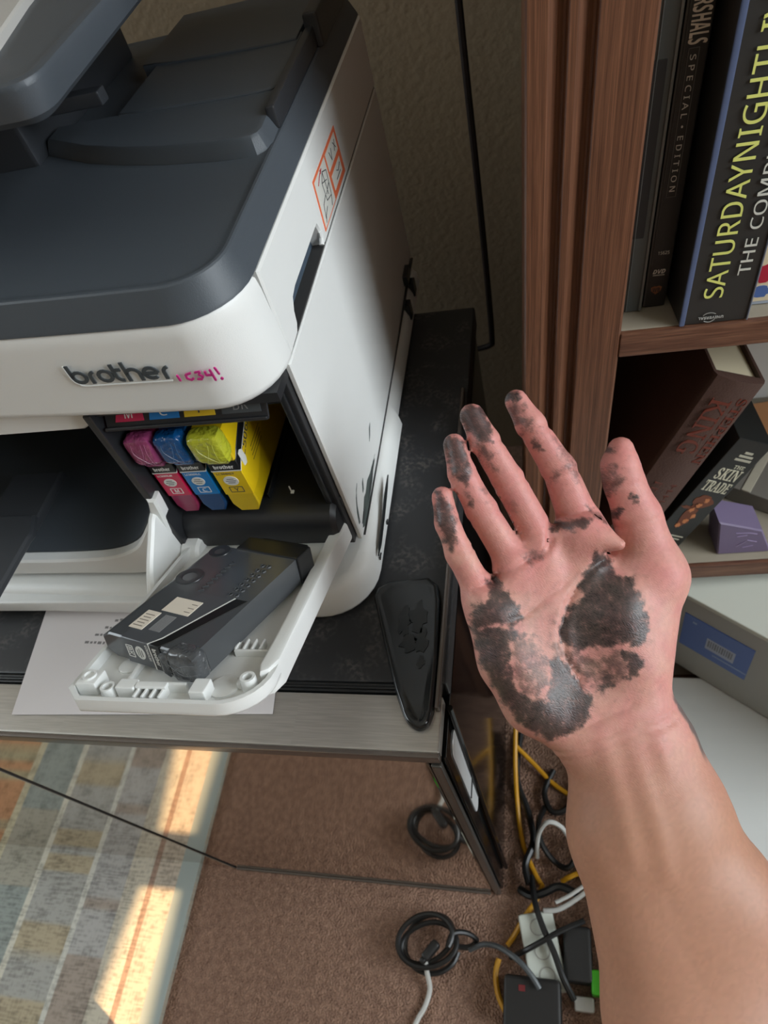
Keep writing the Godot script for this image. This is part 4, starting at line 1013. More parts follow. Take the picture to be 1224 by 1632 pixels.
	b = MB.new(); b.box(Vector3(0.0012, 0.0975, 0.0), Vector3(0.0034, 0.1945, 0.0018), 0.0008); part("blue_edge", b, mat(Color(0.33, 0.38, 0.5), 0.35), o, "blue left edge")
	b = MB.new(); b.box(Vector3(0.0404, 0.0975, 0.0), Vector3(0.0010, 0.1945, 0.0014), 0.0005); part("grey_right_edge", b, mat(Color(0.45, 0.47, 0.52), 0.4), o)  # pale grey strip along the right edge
	z = 0.0006
	var yel := mat(Color(0.85, 0.86, 0.47), 0.5)
	words("title", "SATURDAYNIGHTLIVE", Transform3D(UPW, Vector3(0.0222, 0.0190, z)), Vector2(0.1640, 0.0112), yel, o, false)
	words("subtitle", "THE COMPLETE SEASON", Transform3D(UPW, Vector3(0.0345, 0.0330, z)), Vector2(0.1480, 0.0068), mat(Color(0.8, 0.8, 0.76), 0.5), o, false)
	words("studio_mark", "UNIVERSAL", Transform3D(Basis(Vector3(-1, 0, 0), Vector3(0, -1, 0), Vector3(0, 0, 1)), Vector3(0.0255, 0.0058, z)), Vector2(0.0150, 0.0017), mat(Color(0.68, 0.68, 0.66), 0.5), o)
	b = MB.new()
	b.stroke(Transform3D(Basis.IDENTITY, Vector3(0, 0, z)), smooth2([[0.0130, 0.0070], [0.0150, 0.0083], [0.0180, 0.0085], [0.0205, 0.0075]], 4), 0.0004, 0.0, 0.0003)
	b.stroke(Transform3D(Basis.IDENTITY, Vector3(0, 0, z)), smooth2([[0.0205, 0.0036], [0.0180, 0.0020], [0.0155, 0.0022], [0.0140, 0.0030]], 4), 0.0005, 0.0, 0.0003)
	part("globe_mark", b, mat(Color(0.6, 0.6, 0.58), 0.5), o)
	# pale case at the edge
	o = placed("disc_case", "pale disc case with red and blue picture on its spine, right of the boxed set", "disc case", upright(0.1410, 0.016, -0.0170, base), "cases on the upper shelf")
	b = MB.new(); b.box(Vector3(0.008, 0.0955, -0.0685), Vector3(0.016, 0.191, 0.137), 0.0012); part("case", b, mat(Color(0.6, 0.63, 0.68), 0.25), o)
	b = MB.new(); b.box(Vector3(0.008, 0.030, 0.0002), Vector3(0.0150, 0.054, 0.0006), 0.0002); var pic := part("spine_print", b, mat(Color(0.82, 0.76, 0.64), 0.4), o)
	b = MB.new(); b.prism(Transform3D.IDENTITY, blob(Vector2(0.006, 0.022), 0.0055, 0.006, 0.25, 71), 0.0005, 0.0008); part("red_patch", b, mat(Color(0.66, 0.12, 0.22), 0.4), pic)
	b = MB.new(); b.prism(Transform3D.IDENTITY, blob(Vector2(0.007, 0.010), 0.006, 0.004, 0.2, 72), 0.0005, 0.0008); part("blue_patch", b, mat(Color(0.3, 0.4, 0.62), 0.4), pic)
	# lower shelf
	base = -0.2555
	var leather := relief(mat(Color(0.315, 0.225, 0.195), 0.55), grain_normal(256, 0.05, 73, 4.0), 30.0, 0.3, false)
	o = placed("hardback_book", "thick brown hardback with red tooled lettering, leaning to the right on the lower shelf", "book", leaning(0.0660, base + 0.0145, -0.020, -20.0), "books leaning on the lower shelf")
	b = MB.new()
	var spine := pv([[0.0, -0.004], [0.002, 0.0], [0.012, 0.0030], [0.020, 0.0036], [0.028, 0.0030], [0.038, 0.0], [0.040, -0.004], [0.040, -0.165], [0.0375, -0.165], [0.0375, -0.006], [0.0025, -0.006], [0.0025, -0.165], [0.0, -0.165]])
	b.prism(Transform3D(Basis(Vector3(1, 0, 0), Vector3(0, 0, 1), Vector3(0, 1, 0)), Vector3.ZERO), spine, 0.0, 0.2020, 0.0)
	part("cover", b, leather, o)
	b = MB.new(); b.prism(Transform3D(Basis(Vector3(1, 0, 0), Vector3(0, 0, 1), Vector3(0, 1, 0)), Vector3.ZERO), pv([[0.0025, -0.160], [0.0375, -0.160], [0.0375, -0.010], [0.034, -0.003], [0.020, 0.0005], [0.006, -0.003], [0.0025, -0.010]]), 0.004, 0.1985, 0.0005)
	part("page_block", b, mat(Color(0.84, 0.79, 0.67), 0.8), o)
	var red := mat(Color(0.4, 0.16, 0.1), 0.4)
	words("author", "KING", Transform3D(DOWN, Vector3(0.0075, 0.1845, 0.0034)), Vector2(0.056, 0.0150), red, o, false, true, 0.0008)
	words("author_first_name", "STEPHEN", Transform3D(DOWN, Vector3(0.0265, 0.1880, 0.0030)), Vector2(0.068, 0.0070), red, o, false, true, 0.0008)
	b = MB.new()
	var rr := RandomNumberGenerator.new(); rr.seed = 6
	for row in 2:
		for k in 9:
			var yy := 0.093 - 0.0066 * k
			b.box(Vector3(0.0135 + 0.0135 * row, yy, 0.0030), Vector3(0.0070 - 0.002 * row, 0.0010 + 0.0012 * rr.randf(), 0.0008), 0.0002)
			b.box(Vector3(0.0110 + 0.0135 * row + 0.005 * rr.randf(), yy - 0.002, 0.0030), Vector3(0.0010, 0.0036, 0.0008), 0.0002)
	part("tooled_marks", b, mat(Color(0.34, 0.15, 0.1), 0.45), o)
	o = placed("paperback_book", "black paperback with white title and orange picture on its spine, leaning on the hardback", "book", leaning(0.1118, base + 0.0118, -0.020, -23.0), "books leaning on the lower shelf")
	b = MB.new(); b.box(Vector3(0.0150, 0.069, -0.053), Vector3(0.030, 0.138, 0.106), 0.001); part("cover", b, mat(Color(0.13, 0.135, 0.13), 0.35), o)
	var cream := mat(Color(0.82, 0.81, 0.72), 0.5)
	z = 0.0001
	words("title", "THE", Transform3D(Basis.IDENTITY, Vector3(0.0150, 0.1080, z)), Vector2(0.0090, 0.0035), cream, o, false, true)
	words("title", "SKIN", Transform3D(Basis.IDENTITY, Vector3(0.0060, 0.0935, z)), Vector2(0.0200, 0.0125), cream, o, true, true)
	words("title", "TRADE", Transform3D(Basis.IDENTITY, Vector3(0.0040, 0.0790, z)), Vector2(0.0230, 0.0118), cream, o, true, true)
	for q in [[0.0170, 0.1175, [0.014, 0.012, 0.007], 0.0022], [0.0155, 0.0105, [0.014, 0.018, 0.021], 0.0015]]:
		b = MB.new()
		for k in 3: b.box(Vector3(q[0], q[1] + 0.0040 * k, z), Vector3(q[2][k], q[3], 0.0004), 0.0001)
		part("small_lettering", b, mat(Color(0.7, 0.69, 0.62), 0.5), o)
	b = MB.new()
	b.prism(Transform3D.IDENTITY, blob(Vector2(0.0150, 0.0660), 0.0090, 0.0085, 0.2, 75), 0.0, 0.0004)
	b.prism(Transform3D.IDENTITY, blob(Vector2(0.0130, 0.0440), 0.0055, 0.016, 0.3, 76), 0.0, 0.0004)
	b.prism(Transform3D.IDENTITY, blob(Vector2(0.0070, 0.0560), 0.0050, 0.0018, 0.3, 78), 0.0, 0.0004)
	var pict := part("picture", b, mat(Color(0.42, 0.22, 0.13), 0.4), o)
	b = MB.new()
	for k in 6: b.prism(Transform3D.IDENTITY, blob(Vector2(0.0120 + 0.0030 * (k % 3), 0.0330 + 0.0070 * k), 0.0022, 0.0028, 0.35, 80 + k), 0.0, 0.0006)
	part("picture_light", b, mat(Color(0.76, 0.48, 0.3), 0.4), pict)
	o = placed("paperback_book", "flat orange paperback lying at the back of the lower shelf, behind the black paperback", "book", BOOK * Transform3D(Basis(Vector3(0, 1, 0), 0.12), Vector3(0.262, base, -0.160)))
	b = MB.new(); b.box(Vector3(0, 0.006, 0), Vector3(0.115, 0.012, 0.075), 0.001); part("cover", b, mat(Color(0.76, 0.54, 0.36), 0.5), o)
	b = MB.new(); b.prism(Transform3D(FX, Vector3.ZERO), blob(Vector2(-0.025, -0.012), 0.006, 0.004, 0.3, 90), 0.012, 0.0124); part("white_mark", b, M.text_white, o)
	b = MB.new(); b.box(Vector3(0.2600, base + 0.052, -0.2200), Vector3(0.070, 0.104, 0.004), 0.0006, BOOK * Transform3D.IDENTITY)
	single("booklet", b, mat(Color(0.82, 0.82, 0.8), 0.6), BOOK * Vector3(0.26, base, -0.22), "thin white booklet standing at the back of the lower shelf", "booklet")
	o = placed("hardback_book", "grey hardback lying flat on the lower shelf behind the purple box", "book", BOOK * Transform3D(Basis(Vector3(0, 1, 0), -0.62), Vector3(0.268, base, -0.072)))
	b = MB.new(); b.box(Vector3(0, 0.009, 0), Vector3(0.120, 0.018, 0.070), 0.0012); part("cover", b, mat(Color(0.46, 0.44, 0.41), 0.5), o)
	b = MB.new(); b.box(Vector3(-0.045, 0.0182, 0), Vector3(0.008, 0.0012, 0.069), 0.0004); part("pale_edge", b, mat(Color(0.7, 0.67, 0.6), 0.5), o)
	o = placed("gift_box", "small lilac cardboard box with an embossed lid at the front of the lower shelf", "box", BOOK * Transform3D(Basis.IDENTITY, Vector3(0.174, base, -0.012)))
	b = MB.new(); b.prism(Transform3D.IDENTITY, pv([[0.0, 0.0], [0.046, 0.0], [0.032, 0.0310], [-0.007, 0.0460]]), -0.03, 0.0, 0.0012); part("box_body", b, mat(Color(0.44, 0.39, 0.5), 0.55), o)
	b = MB.new()
	for q in [[[0.010, 0.0300], [0.022, 0.0290], [0.028, 0.0270]], [[0.012, 0.0250], [0.020, 0.0260]], [[0.014, 0.0110], [0.022, 0.0190], [0.030, 0.0160]], [[0.020, 0.0090], [0.028, 0.0110]]]: b.stroke(Transform3D.IDENTITY, pv(q), 0.0008, 0.0, 0.0005)
	part("embossing", b, mat(Color(0.58, 0.52, 0.65), 0.45), o)

# ------------------------------------------------------------------ things on the floor
func cable(called: String, label: String, pts: Array, r: float, m: Material, group := "floor cables", n := 6) -> MeshInstance3D:
	var b := MB.new(); b.tube(smooth3(pts, n), r, 8)
	return single(called, b, m, Vector3(pts[0][0], 0, pts[0][2]), label, "cable", group)
func build_floor_things() -> void:
	var blk := mat(Color(0.1, 0.1, 0.1), 0.4); var yel := mat(Color(0.78, 0.56, 0.08), 0.45); var wht := mat(Color(0.74, 0.74, 0.72), 0.45); var gry := mat(Color(0.3, 0.32, 0.33), 0.4)
	# coiled black cable with a plug
	var pts := []
	for i in 44:
		var g := TAU * i / 14.0
		var k := 1.0 - 0.10 * sin(i * 0.9) - 0.004 * i
		pts.push_back([-0.1440 + cos(g) * 0.0285 * k + 0.004 * sin(i * 0.31), 0.006 + 0.0006 * i, -0.0815 + sin(g) * 0.0225 * k + 0.004 * cos(i * 0.23)])
	pts.append_array([[-0.118, 0.030, -0.090], [-0.106, 0.022, -0.0925], [-0.097, 0.012, -0.0885], [-0.105, 0.010, -0.0820], [-0.118, 0.012, -0.0815]])
	cable("coiled_cable", "black cable coiled on the brown carpet below the mirrored doors", pts, 0.0026, blk, "floor cables", 4)
	var b := MB.new()
	var PT := Transform3D(Basis(Vector3(0, 1, 0), 0.9), Vector3(-0.1385, 0.031, -0.0735))
	b.box(Vector3.ZERO, Vector3(0.020, 0.010, 0.009), 0.003, PT); b.box(Vector3(-0.011, 0, 0), Vector3(0.006, 0.007, 0.006), 0.002, PT)
	single("plug", b, mat(Color(0.11, 0.11, 0.11), 0.45), Vector3(-0.1385, 0.026, -0.0735), "black moulded plug lying on the coiled cable", "plug")
	cable("white_cable", "white cable running from the plug toward the viewer on the carpet", [[-0.1440, 0.027, -0.0655], [-0.1432, 0.016, -0.0560], [-0.1412, 0.006, -0.0440], [-0.1450, 0.004, -0.0300], [-0.1530, 0.004, -0.0150], [-0.165, 0.004, 0.02]], 0.0024, wht)
	cable("grey_cable", "dark grey cable arching from the coil over to the black adapter", [[-0.104, 0.010, -0.0800], [-0.090, 0.018, -0.0850], [-0.074, 0.030, -0.0830], [-0.056, 0.040, -0.0740], [-0.044, 0.038, -0.0640], [-0.036, 0.034, -0.0540]], 0.0026, gry)
	cable("yellow_cable", "yellow network cable running down beside the stand's black leg", [[-0.0585, 0.05, -0.30], [-0.0600, 0.03, -0.2545], [-0.0585, 0.006, -0.2150], [-0.0524, 0.004, -0.1800], [-0.0400, 0.004, -0.1530], [-0.0330, 0.004, -0.1430]], 0.0026, yel)
	cable("yellow_cable", "yellow cable passing under the white power strip's near corner", [[-0.0330, 0.008, -0.1440], [-0.0400, 0.012, -0.1280], [-0.0515, 0.010, -0.1120], [-0.0620, 0.004, -0.0960], [-0.0680, 0.003, -0.0880]], 0.0026, yel)
	cable("yellow_cable", "yellow cable at the bottom edge, left of the black adapter", [[-0.0755, 0.006, -0.0760], [-0.0785, 0.004, -0.0640], [-0.0760, 0.004, -0.0480], [-0.0690, 0.004, -0.0350], [-0.0580, 0.004, -0.0200], [-0.050, 0.004, 0.0]], 0.0026, yel)
	cable("yellow_cable", "yellow cable in the dark corner behind the forearm", [[-0.0600, 0.02, -0.2800], [-0.0420, 0.012, -0.2650], [-0.0200, 0.006, -0.2450], [0.0050, 0.004, -0.2300]], 0.0026, yel)
	cable("yellow_cable", "short yellow cable loop next to the forearm's left edge", [[-0.0140, 0.012, -0.1480], [-0.0060, 0.016, -0.1520], [0.0030, 0.012, -0.1560], [0.0120, 0.010, -0.1500]], 0.0026, yel)
	cable("white_cable", "white cable arching in a small hoop right of the leg", [[-0.0385, 0.004, -0.1700], [-0.0360, 0.030, -0.1850], [-0.0260, 0.045, -0.1950], [-0.0120, 0.036, -0.1930], [-0.0020, 0.010, -0.1830]], 0.0024, wht)
	cable("white_cable", "white cable pair lying above the power strip", [[-0.0320, 0.020, -0.1190], [-0.0180, 0.022, -0.1210], [-0.0020, 0.026, -0.1300], [0.0120, 0.030, -0.1400]], 0.0024, wht)
	cable("white_cable", "thin white cable crossing just above the cable pair", [[-0.0200, 0.028, -0.1260], [-0.0060, 0.032, -0.1330], [0.0120, 0.036, -0.1450]], 0.0018, wht)
	cable("black_cable", "black cable draped lengthwise over the white power strip", [[-0.0440, 0.012, -0.1500], [-0.0400, 0.024, -0.1250], [-0.0330, 0.027, -0.1050], [-0.0230, 0.028, -0.0850], [-0.0150, 0.028, -0.0650], [-0.0060, 0.020, -0.0500]], 0.0030, blk)
	cable("black_cable", "black cable crossing the power strip from side to side", [[-0.0640, 0.008, -0.0780], [-0.0500, 0.024, -0.0830], [-0.0330, 0.030, -0.0920], [-0.0160, 0.030, -0.1020], [0.0060, 0.026, -0.1130]], 0.0026, blk)
	cable("black_cable", "black cable curling behind the hoop of white cable", [[-0.0300, 0.006, -0.2200], [-0.0360, 0.02, -0.2000], [-0.0330, 0.02, -0.1800], [-0.0200, 0.012, -0.1650], [-0.0060, 0.02, -0.1600], [0.0060, 0.024, -0.1800]], 0.0030, blk)
	cable("black_cable", "thick black cable added to darken the carpet by the stand's black side panel", [[-0.0560, 0.006, -0.3000], [-0.0600, 0.008, -0.2500], [-0.0480, 0.008, -0.2150], [-0.0420, 0.010, -0.1850], [-0.0500, 0.012, -0.1600], [-0.0460, 0.014, -0.1420]], 0.0036, blk)  # this and the following black cables are added to darken the carpet
	cable("black_cable", "black cable loop added to darken the carpet behind the yellow cable's bend", [[-0.0200, 0.006, -0.2600], [-0.0300, 0.008, -0.2350], [-0.0220, 0.010, -0.2150], [-0.0060, 0.010, -0.2200], [0.0040, 0.008, -0.2450]], 0.0032, blk)
	cable("black_cable", "black cable added to darken the carpet beside the power strip's far end", [[-0.0560, 0.008, -0.1380], [-0.0440, 0.014, -0.1320], [-0.0300, 0.018, -0.1360], [-0.0160, 0.018, -0.1420], [0.0020, 0.020, -0.1360]], 0.0040, blk)
	# power strip
	var ST := Transform3D(Basis(Vector3(0, 1, 0), 0.22), Vector3(-0.0335, 0, -0.0850))
	var o := placed("power_strip", "white power strip under crossing black cables", "power strip", ST)
	b = MB.new(); b.box(Vector3(0, 0.010, 0), Vector3(0.034, 0.020, 0.066), 0.003); part("strip_body", b, mat(Color(0.8, 0.82, 0.78), 0.4), o)
	b = MB.new()
	for k in 3: b.lathe(Transform3D(Basis(Vector3(1, 0, 0), Vector3(0, 0, 1), Vector3(0, 1, 0)), Vector3(0, 0.0195, -0.020 + 0.020 * k)), [[0.0075, 0.0], [0.0075, 0.001], [0.0066, 0.001], [0.0062, -0.001]], 16)
	part("outlet", b, mat(Color(0.66, 0.66, 0.63), 0.5), o)
	# adapters
	b = MB.new(); b.box(Vector3(-0.043, 0.0150, -0.0410), Vector3(0.052, 0.030, 0.044), 0.004)
	o = thing("power_adapter", "black square power adapter at the bottom edge with a small red label", "power adapter", Vector3(-0.043, 0, -0.041))
	part("adapter_body", b, mat(Color(0.115, 0.112, 0.11), 0.5), o)
	b = MB.new(); b.box(Vector3(-0.0520, 0.0302, -0.0530), Vector3(0.006, 0.0006, 0.005), 0.0002); part("adapter_label", b, mat(Color(0.42, 0.12, 0.13), 0.5), o)
	b = MB.new(); b.box(Vector3(-0.001, 0.0125, -0.0860), Vector3(0.026, 0.025, 0.046), 0.004)
	o = thing("power_adapter", "black upright power adapter right of the white power strip", "power adapter", Vector3(-0.001, 0, -0.086))
	part("adapter_body", b, mat(Color(0.14, 0.14, 0.14), 0.5), o)
	b = MB.new(); b.box(Vector3(0.0155, 0.012, -0.0650), Vector3(0.011, 0.024, 0.020), 0.002); single("cable_tag", b, mat(Color(0.25, 0.66, 0.1), 0.5), Vector3(0.0155, 0, -0.065), "bright green plastic cable tag partly hidden by the forearm", "tag")
	b = MB.new(); b.box(Vector3(0.0030, 0.006, -0.0480), Vector3(0.018, 0.012, 0.012), 0.002); single("plug", b, wht, Vector3(0.003, 0, -0.048), "white plug beside the green cable tag", "plug")
	# boxes right of the forearm
	var BT := Transform3D(Basis(Vector3(0.80, 0, 0.60), Vector3(0, 1, 0), Vector3(-0.60, 0, 0.80)), Vector3(0.1085, 0.060, -0.3694))
	o = placed("storage_box", "pale grey cardboard storage box with a blue label below the bookshelves", "box", BT)
	b = MB.new(); b.box(Vector3(0.114, 0.0685, -0.095), Vector3(0.266, 0.137, 0.19), 0.002); part("box_body", b, mat(Color(0.66, 0.665, 0.65), 0.6), o)
	b = MB.new(); b.box(Vector3(0.114, 0.1390, -0.095), Vector3(0.268, 0.007, 0.192), 0.002); part("box_lid", b, mat(Color(0.78, 0.79, 0.75), 0.6), o)
	b = MB.new(); b.box(Vector3(0.0400, 0.0810, 0.0005), Vector3(0.0685, 0.0610, 0.0012), 0.0003); var lb := part("box_label", b, mat(Color(0.36, 0.47, 0.74), 0.5), o, "blue label")
	b = MB.new(); b.box(Vector3(0.0457, 0.0790, 0.0012), Vector3(0.0285, 0.020, 0.0004)); part("code_panel", b, mat(Color(0.7, 0.74, 0.82), 0.5), lb)
	b = MB.new()
	for k in 11: b.box(Vector3(0.0340 + 0.0023 * k, 0.0805, 0.0015), Vector3(0.0011 if k % 3 else 0.0016, 0.012, 0.0003))
	part("bar_code", b, mat(Color(0.5, 0.52, 0.56), 0.6), lb)
	b = MB.new(); b.box(Vector3(0.0170, 0.1030, 0.0012), Vector3(0.0040, 0.0030, 0.0004), 0.0001); b.box(Vector3(0.0570, 0.0625, 0.0012), Vector3(0.034, 0.0020, 0.0003)); part("label_print", b, mat(Color(0.6, 0.68, 0.82), 0.5), lb)
	b = MB.new()
	b.box(Vector3(0.170, 0.0300, -0.140), Vector3(0.24, 0.0590, 0.42), 0.003)
	single("flat_box", b, mat(Color(0.84, 0.85, 0.84), 0.6), Vector3(0.170, 0.0005, -0.140), "large flat white box on the carpet, carrying the grey storage box", "box")
	cable("hanging_cable", "dark cable hanging down the wall between printer and bookcase", [[-0.0630, 1.0, -0.70], [-0.0655, 0.75, -0.70], [-0.0690, 0.60, -0.70], [-0.0710, 0.45, -0.70], [-0.0735, 0.33, -0.70], [-0.0760, 0.262, -0.70], [-0.0800, 0.250, -0.70], [-0.1000, 0.245, -0.70]], 0.0036, mat(Color(0.13, 0.1, 0.095), 0.6), "")

# ------------------------------------------------------------------ the forearm and the open right hand
const PALM := [[-0.0483, 0.0489, -0.0165, 0.0125, -0.0418, 0.0262, -0.0158, 0.0138], [-0.0418, 0.0262, -0.0158, 0.0138, -0.0301, 0.005, -0.0143, 0.0133], [-0.0301, 0.005, -0.0143, 0.0133, -0.0115, -0.0107, -0.0146, 0.0116], [-0.0571, 0.0573, -0.0167, 0.0087, -0.0317, 0.0124, -0.0183, 0.0123], [-0.04, 0.0729, -0.0176, 0.0096, -0.0217, 0.0119, -0.0199, 0.0129], [-0.0257, 0.0831, -0.0181, 0.0101, -0.0119, 0.0144, -0.0199, 0.0129], [-0.0054, 0.0921, -0.0193, 0.0113, 0.0005, 0.0178, -0.0208, 0.0138], [0.0246, 0.0221, -0.0153, 0.0143, 0.0332, 0.0667, -0.0187, 0.0137], [0.0116, 0.0481, -0.014, 0.017, 0.0156, 0.0275, -0.0151, 0.0171], [-0.004, 0.0905, -0.0117, 0.0097, 0.0088, 0.0842, -0.0029, 0.0039], [0.0054, 0.071, -0.0251, 0.0101, 0.0307, 0.076, -0.0251, 0.0101], [-0.0055, 0.0007, -0.0168, 0.0128, 0.0206, 0.0094, -0.0158, 0.0138], [0.0144, 0.0587, -0.0151, 0.0121, 0.0326, 0.069, -0.0205, 0.0135]]
const FINGERS := {"pinky": [[-0.0581, 0.0632, -0.0177, 0.0077, -0.0672, 0.0801, -0.0139, 0.0069], [-0.0672, 0.0801, -0.0139, 0.0069, -0.0736, 0.0953, -0.01, 0.006], [-0.0736, 0.0953, -0.01, 0.006, -0.0761, 0.1083, -0.0104, 0.0054]], "ring": [[-0.042, 0.0795, -0.0184, 0.0084, -0.0559, 0.1012, -0.0137, 0.0077], [-0.0559, 0.1012, -0.0137, 0.0077, -0.0661, 0.1189, -0.0099, 0.0069], [-0.0661, 0.1189, -0.0099, 0.0069, -0.0702, 0.1343, -0.0106, 0.0056]], "middle": [[-0.0274, 0.0903, -0.0187, 0.0087, -0.0422, 0.1156, -0.0139, 0.0079], [-0.0422, 0.1156, -0.0139, 0.0079, -0.0546, 0.1349, -0.0103, 0.0073], [-0.0546, 0.1349, -0.0103, 0.0073, -0.0613, 0.1486, -0.0112, 0.0062]], "index": [[-0.0058, 0.097, -0.0202, 0.0102, -0.017, 0.1216, -0.0144, 0.0084], [-0.017, 0.1216, -0.0144, 0.0084, -0.032, 0.1439, -0.0111, 0.0071], [-0.032, 0.1439, -0.0111, 0.0071, -0.0392, 0.1561, -0.0118, 0.0058]], "thumb": [[0.0324, 0.068, -0.0184, 0.0144, 0.0238, 0.0982, -0.0187, 0.0117], [0.0238, 0.0982, -0.0187, 0.0117, 0.0156, 0.1162, -0.0159, 0.0099], [0.0156, 0.1162, -0.0159, 0.0099, 0.014, 0.1247, -0.0161, 0.0091], [0.014, 0.1247, -0.0161, 0.0091, 0.0141, 0.1321, -0.0156, 0.0066]]}
const FOREARM := [[0.0071, -0.0174, -0.0205, 0.0195, 0.0134, -0.0624, -0.0174, 0.0216], [0.0134, -0.0624, -0.0174, 0.0216, 0.0362, -0.1519, -0.0088, 0.0286], [0.0362, -0.1519, -0.0088, 0.0286, 0.0655, -0.2633, 0.0075, 0.0395], [0.0223, -0.0087, -0.0184, 0.0182, 0.0304, -0.0523, -0.0161, 0.0224], [0.0348, -0.017, -0.0194, 0.0183, 0.0449, -0.0495, -0.0169, 0.0199], [0.0449, -0.0495, -0.0169, 0.0199, 0.0637, -0.0912, -0.0132, 0.0247], [0.0637, -0.0912, -0.0132, 0.0247, 0.0887, -0.1613, -0.0097, 0.0319], [0.0887, -0.1613, -0.0097, 0.0319, 0.1083, -0.2658, 0.0052, 0.0397], [0.0304, -0.0523, -0.0161, 0.0224, 0.062, -0.1581, -0.0096, 0.0339], [0.062, -0.1581, -0.0096, 0.0339, 0.0849, -0.2609, 0.0096, 0.0415]]
const CREASES := {"fold": [[-23.1, 83.8], [-24.0, 90.2], [-20.5, 95.7], [-13.5, 98.9], [-1.9, 101.8], [1.6, 98.3]], "thenar": [[10.0, 79.9], [-1.9, 73.9], [-8.9, 64.6], [-14.7, 55.2], [-18.4, 41.3], [-16.4, 28.5], [-8.9, 16.8]], "heart": [[-61.2, 61.6], [-51.9, 65.7], [-39.1, 73.9], [-25.2, 80.8], [-22.8, 86.7]], "head": [[-15.8, 64.6], [-25.2, 58.7], [-36.8, 49.4], [-51.9, 44.8]], "webthumb": [[12.8, 82.9], [7.4, 80.8], [1.6, 80.3]], "p1": [[-74.6, 92.5], [-67.6, 97.1]], "p2": [[-70.3, 78.5], [-60.1, 83.4]], "r1": [[-71.1, 115.8], [-60.6, 120.4]], "r2": [[-63.0, 96.0], [-48.4, 101.8]], "m1": [[-59.8, 128.6], [-46.7, 136.1]], "m2": [[-50.2, 112.3], [-32.1, 118.7]], "i1": [[-39.1, 136.5], [-23.4, 143.1]], "i2": [[-27.5, 115.8], [-6.5, 122.2]], "t1": [[1.6, 112.3], [22.6, 115.2]], "t2": [[12.1, 92.5], [30.7, 97.1]], "w1": [[-21.7, -19.2], [-6.5, -11.1], [9.8, -4.1], [35.9, 4.0]], "w2": [[-19.3, -23.9], [-4.2, -15.7], [12.1, -7.6], [35.9, -0.6]], "w0": [[-15.8, -7.6], [-1.9, -0.6], [14.4, 7.5]]}
const TENDONS := [[[-3.0, 4.0], [0.5, -12.0], [4.9, -30.6], [9.4, -57.8], [12.0, -75.0]], [[10.0, 2.0], [13.9, -12.4], [18.5, -33.6], [24.5, -60.8], [28.0, -80.0]], [[22.0, 4.0], [27.0, -14.0], [32.0, -32.0]]]
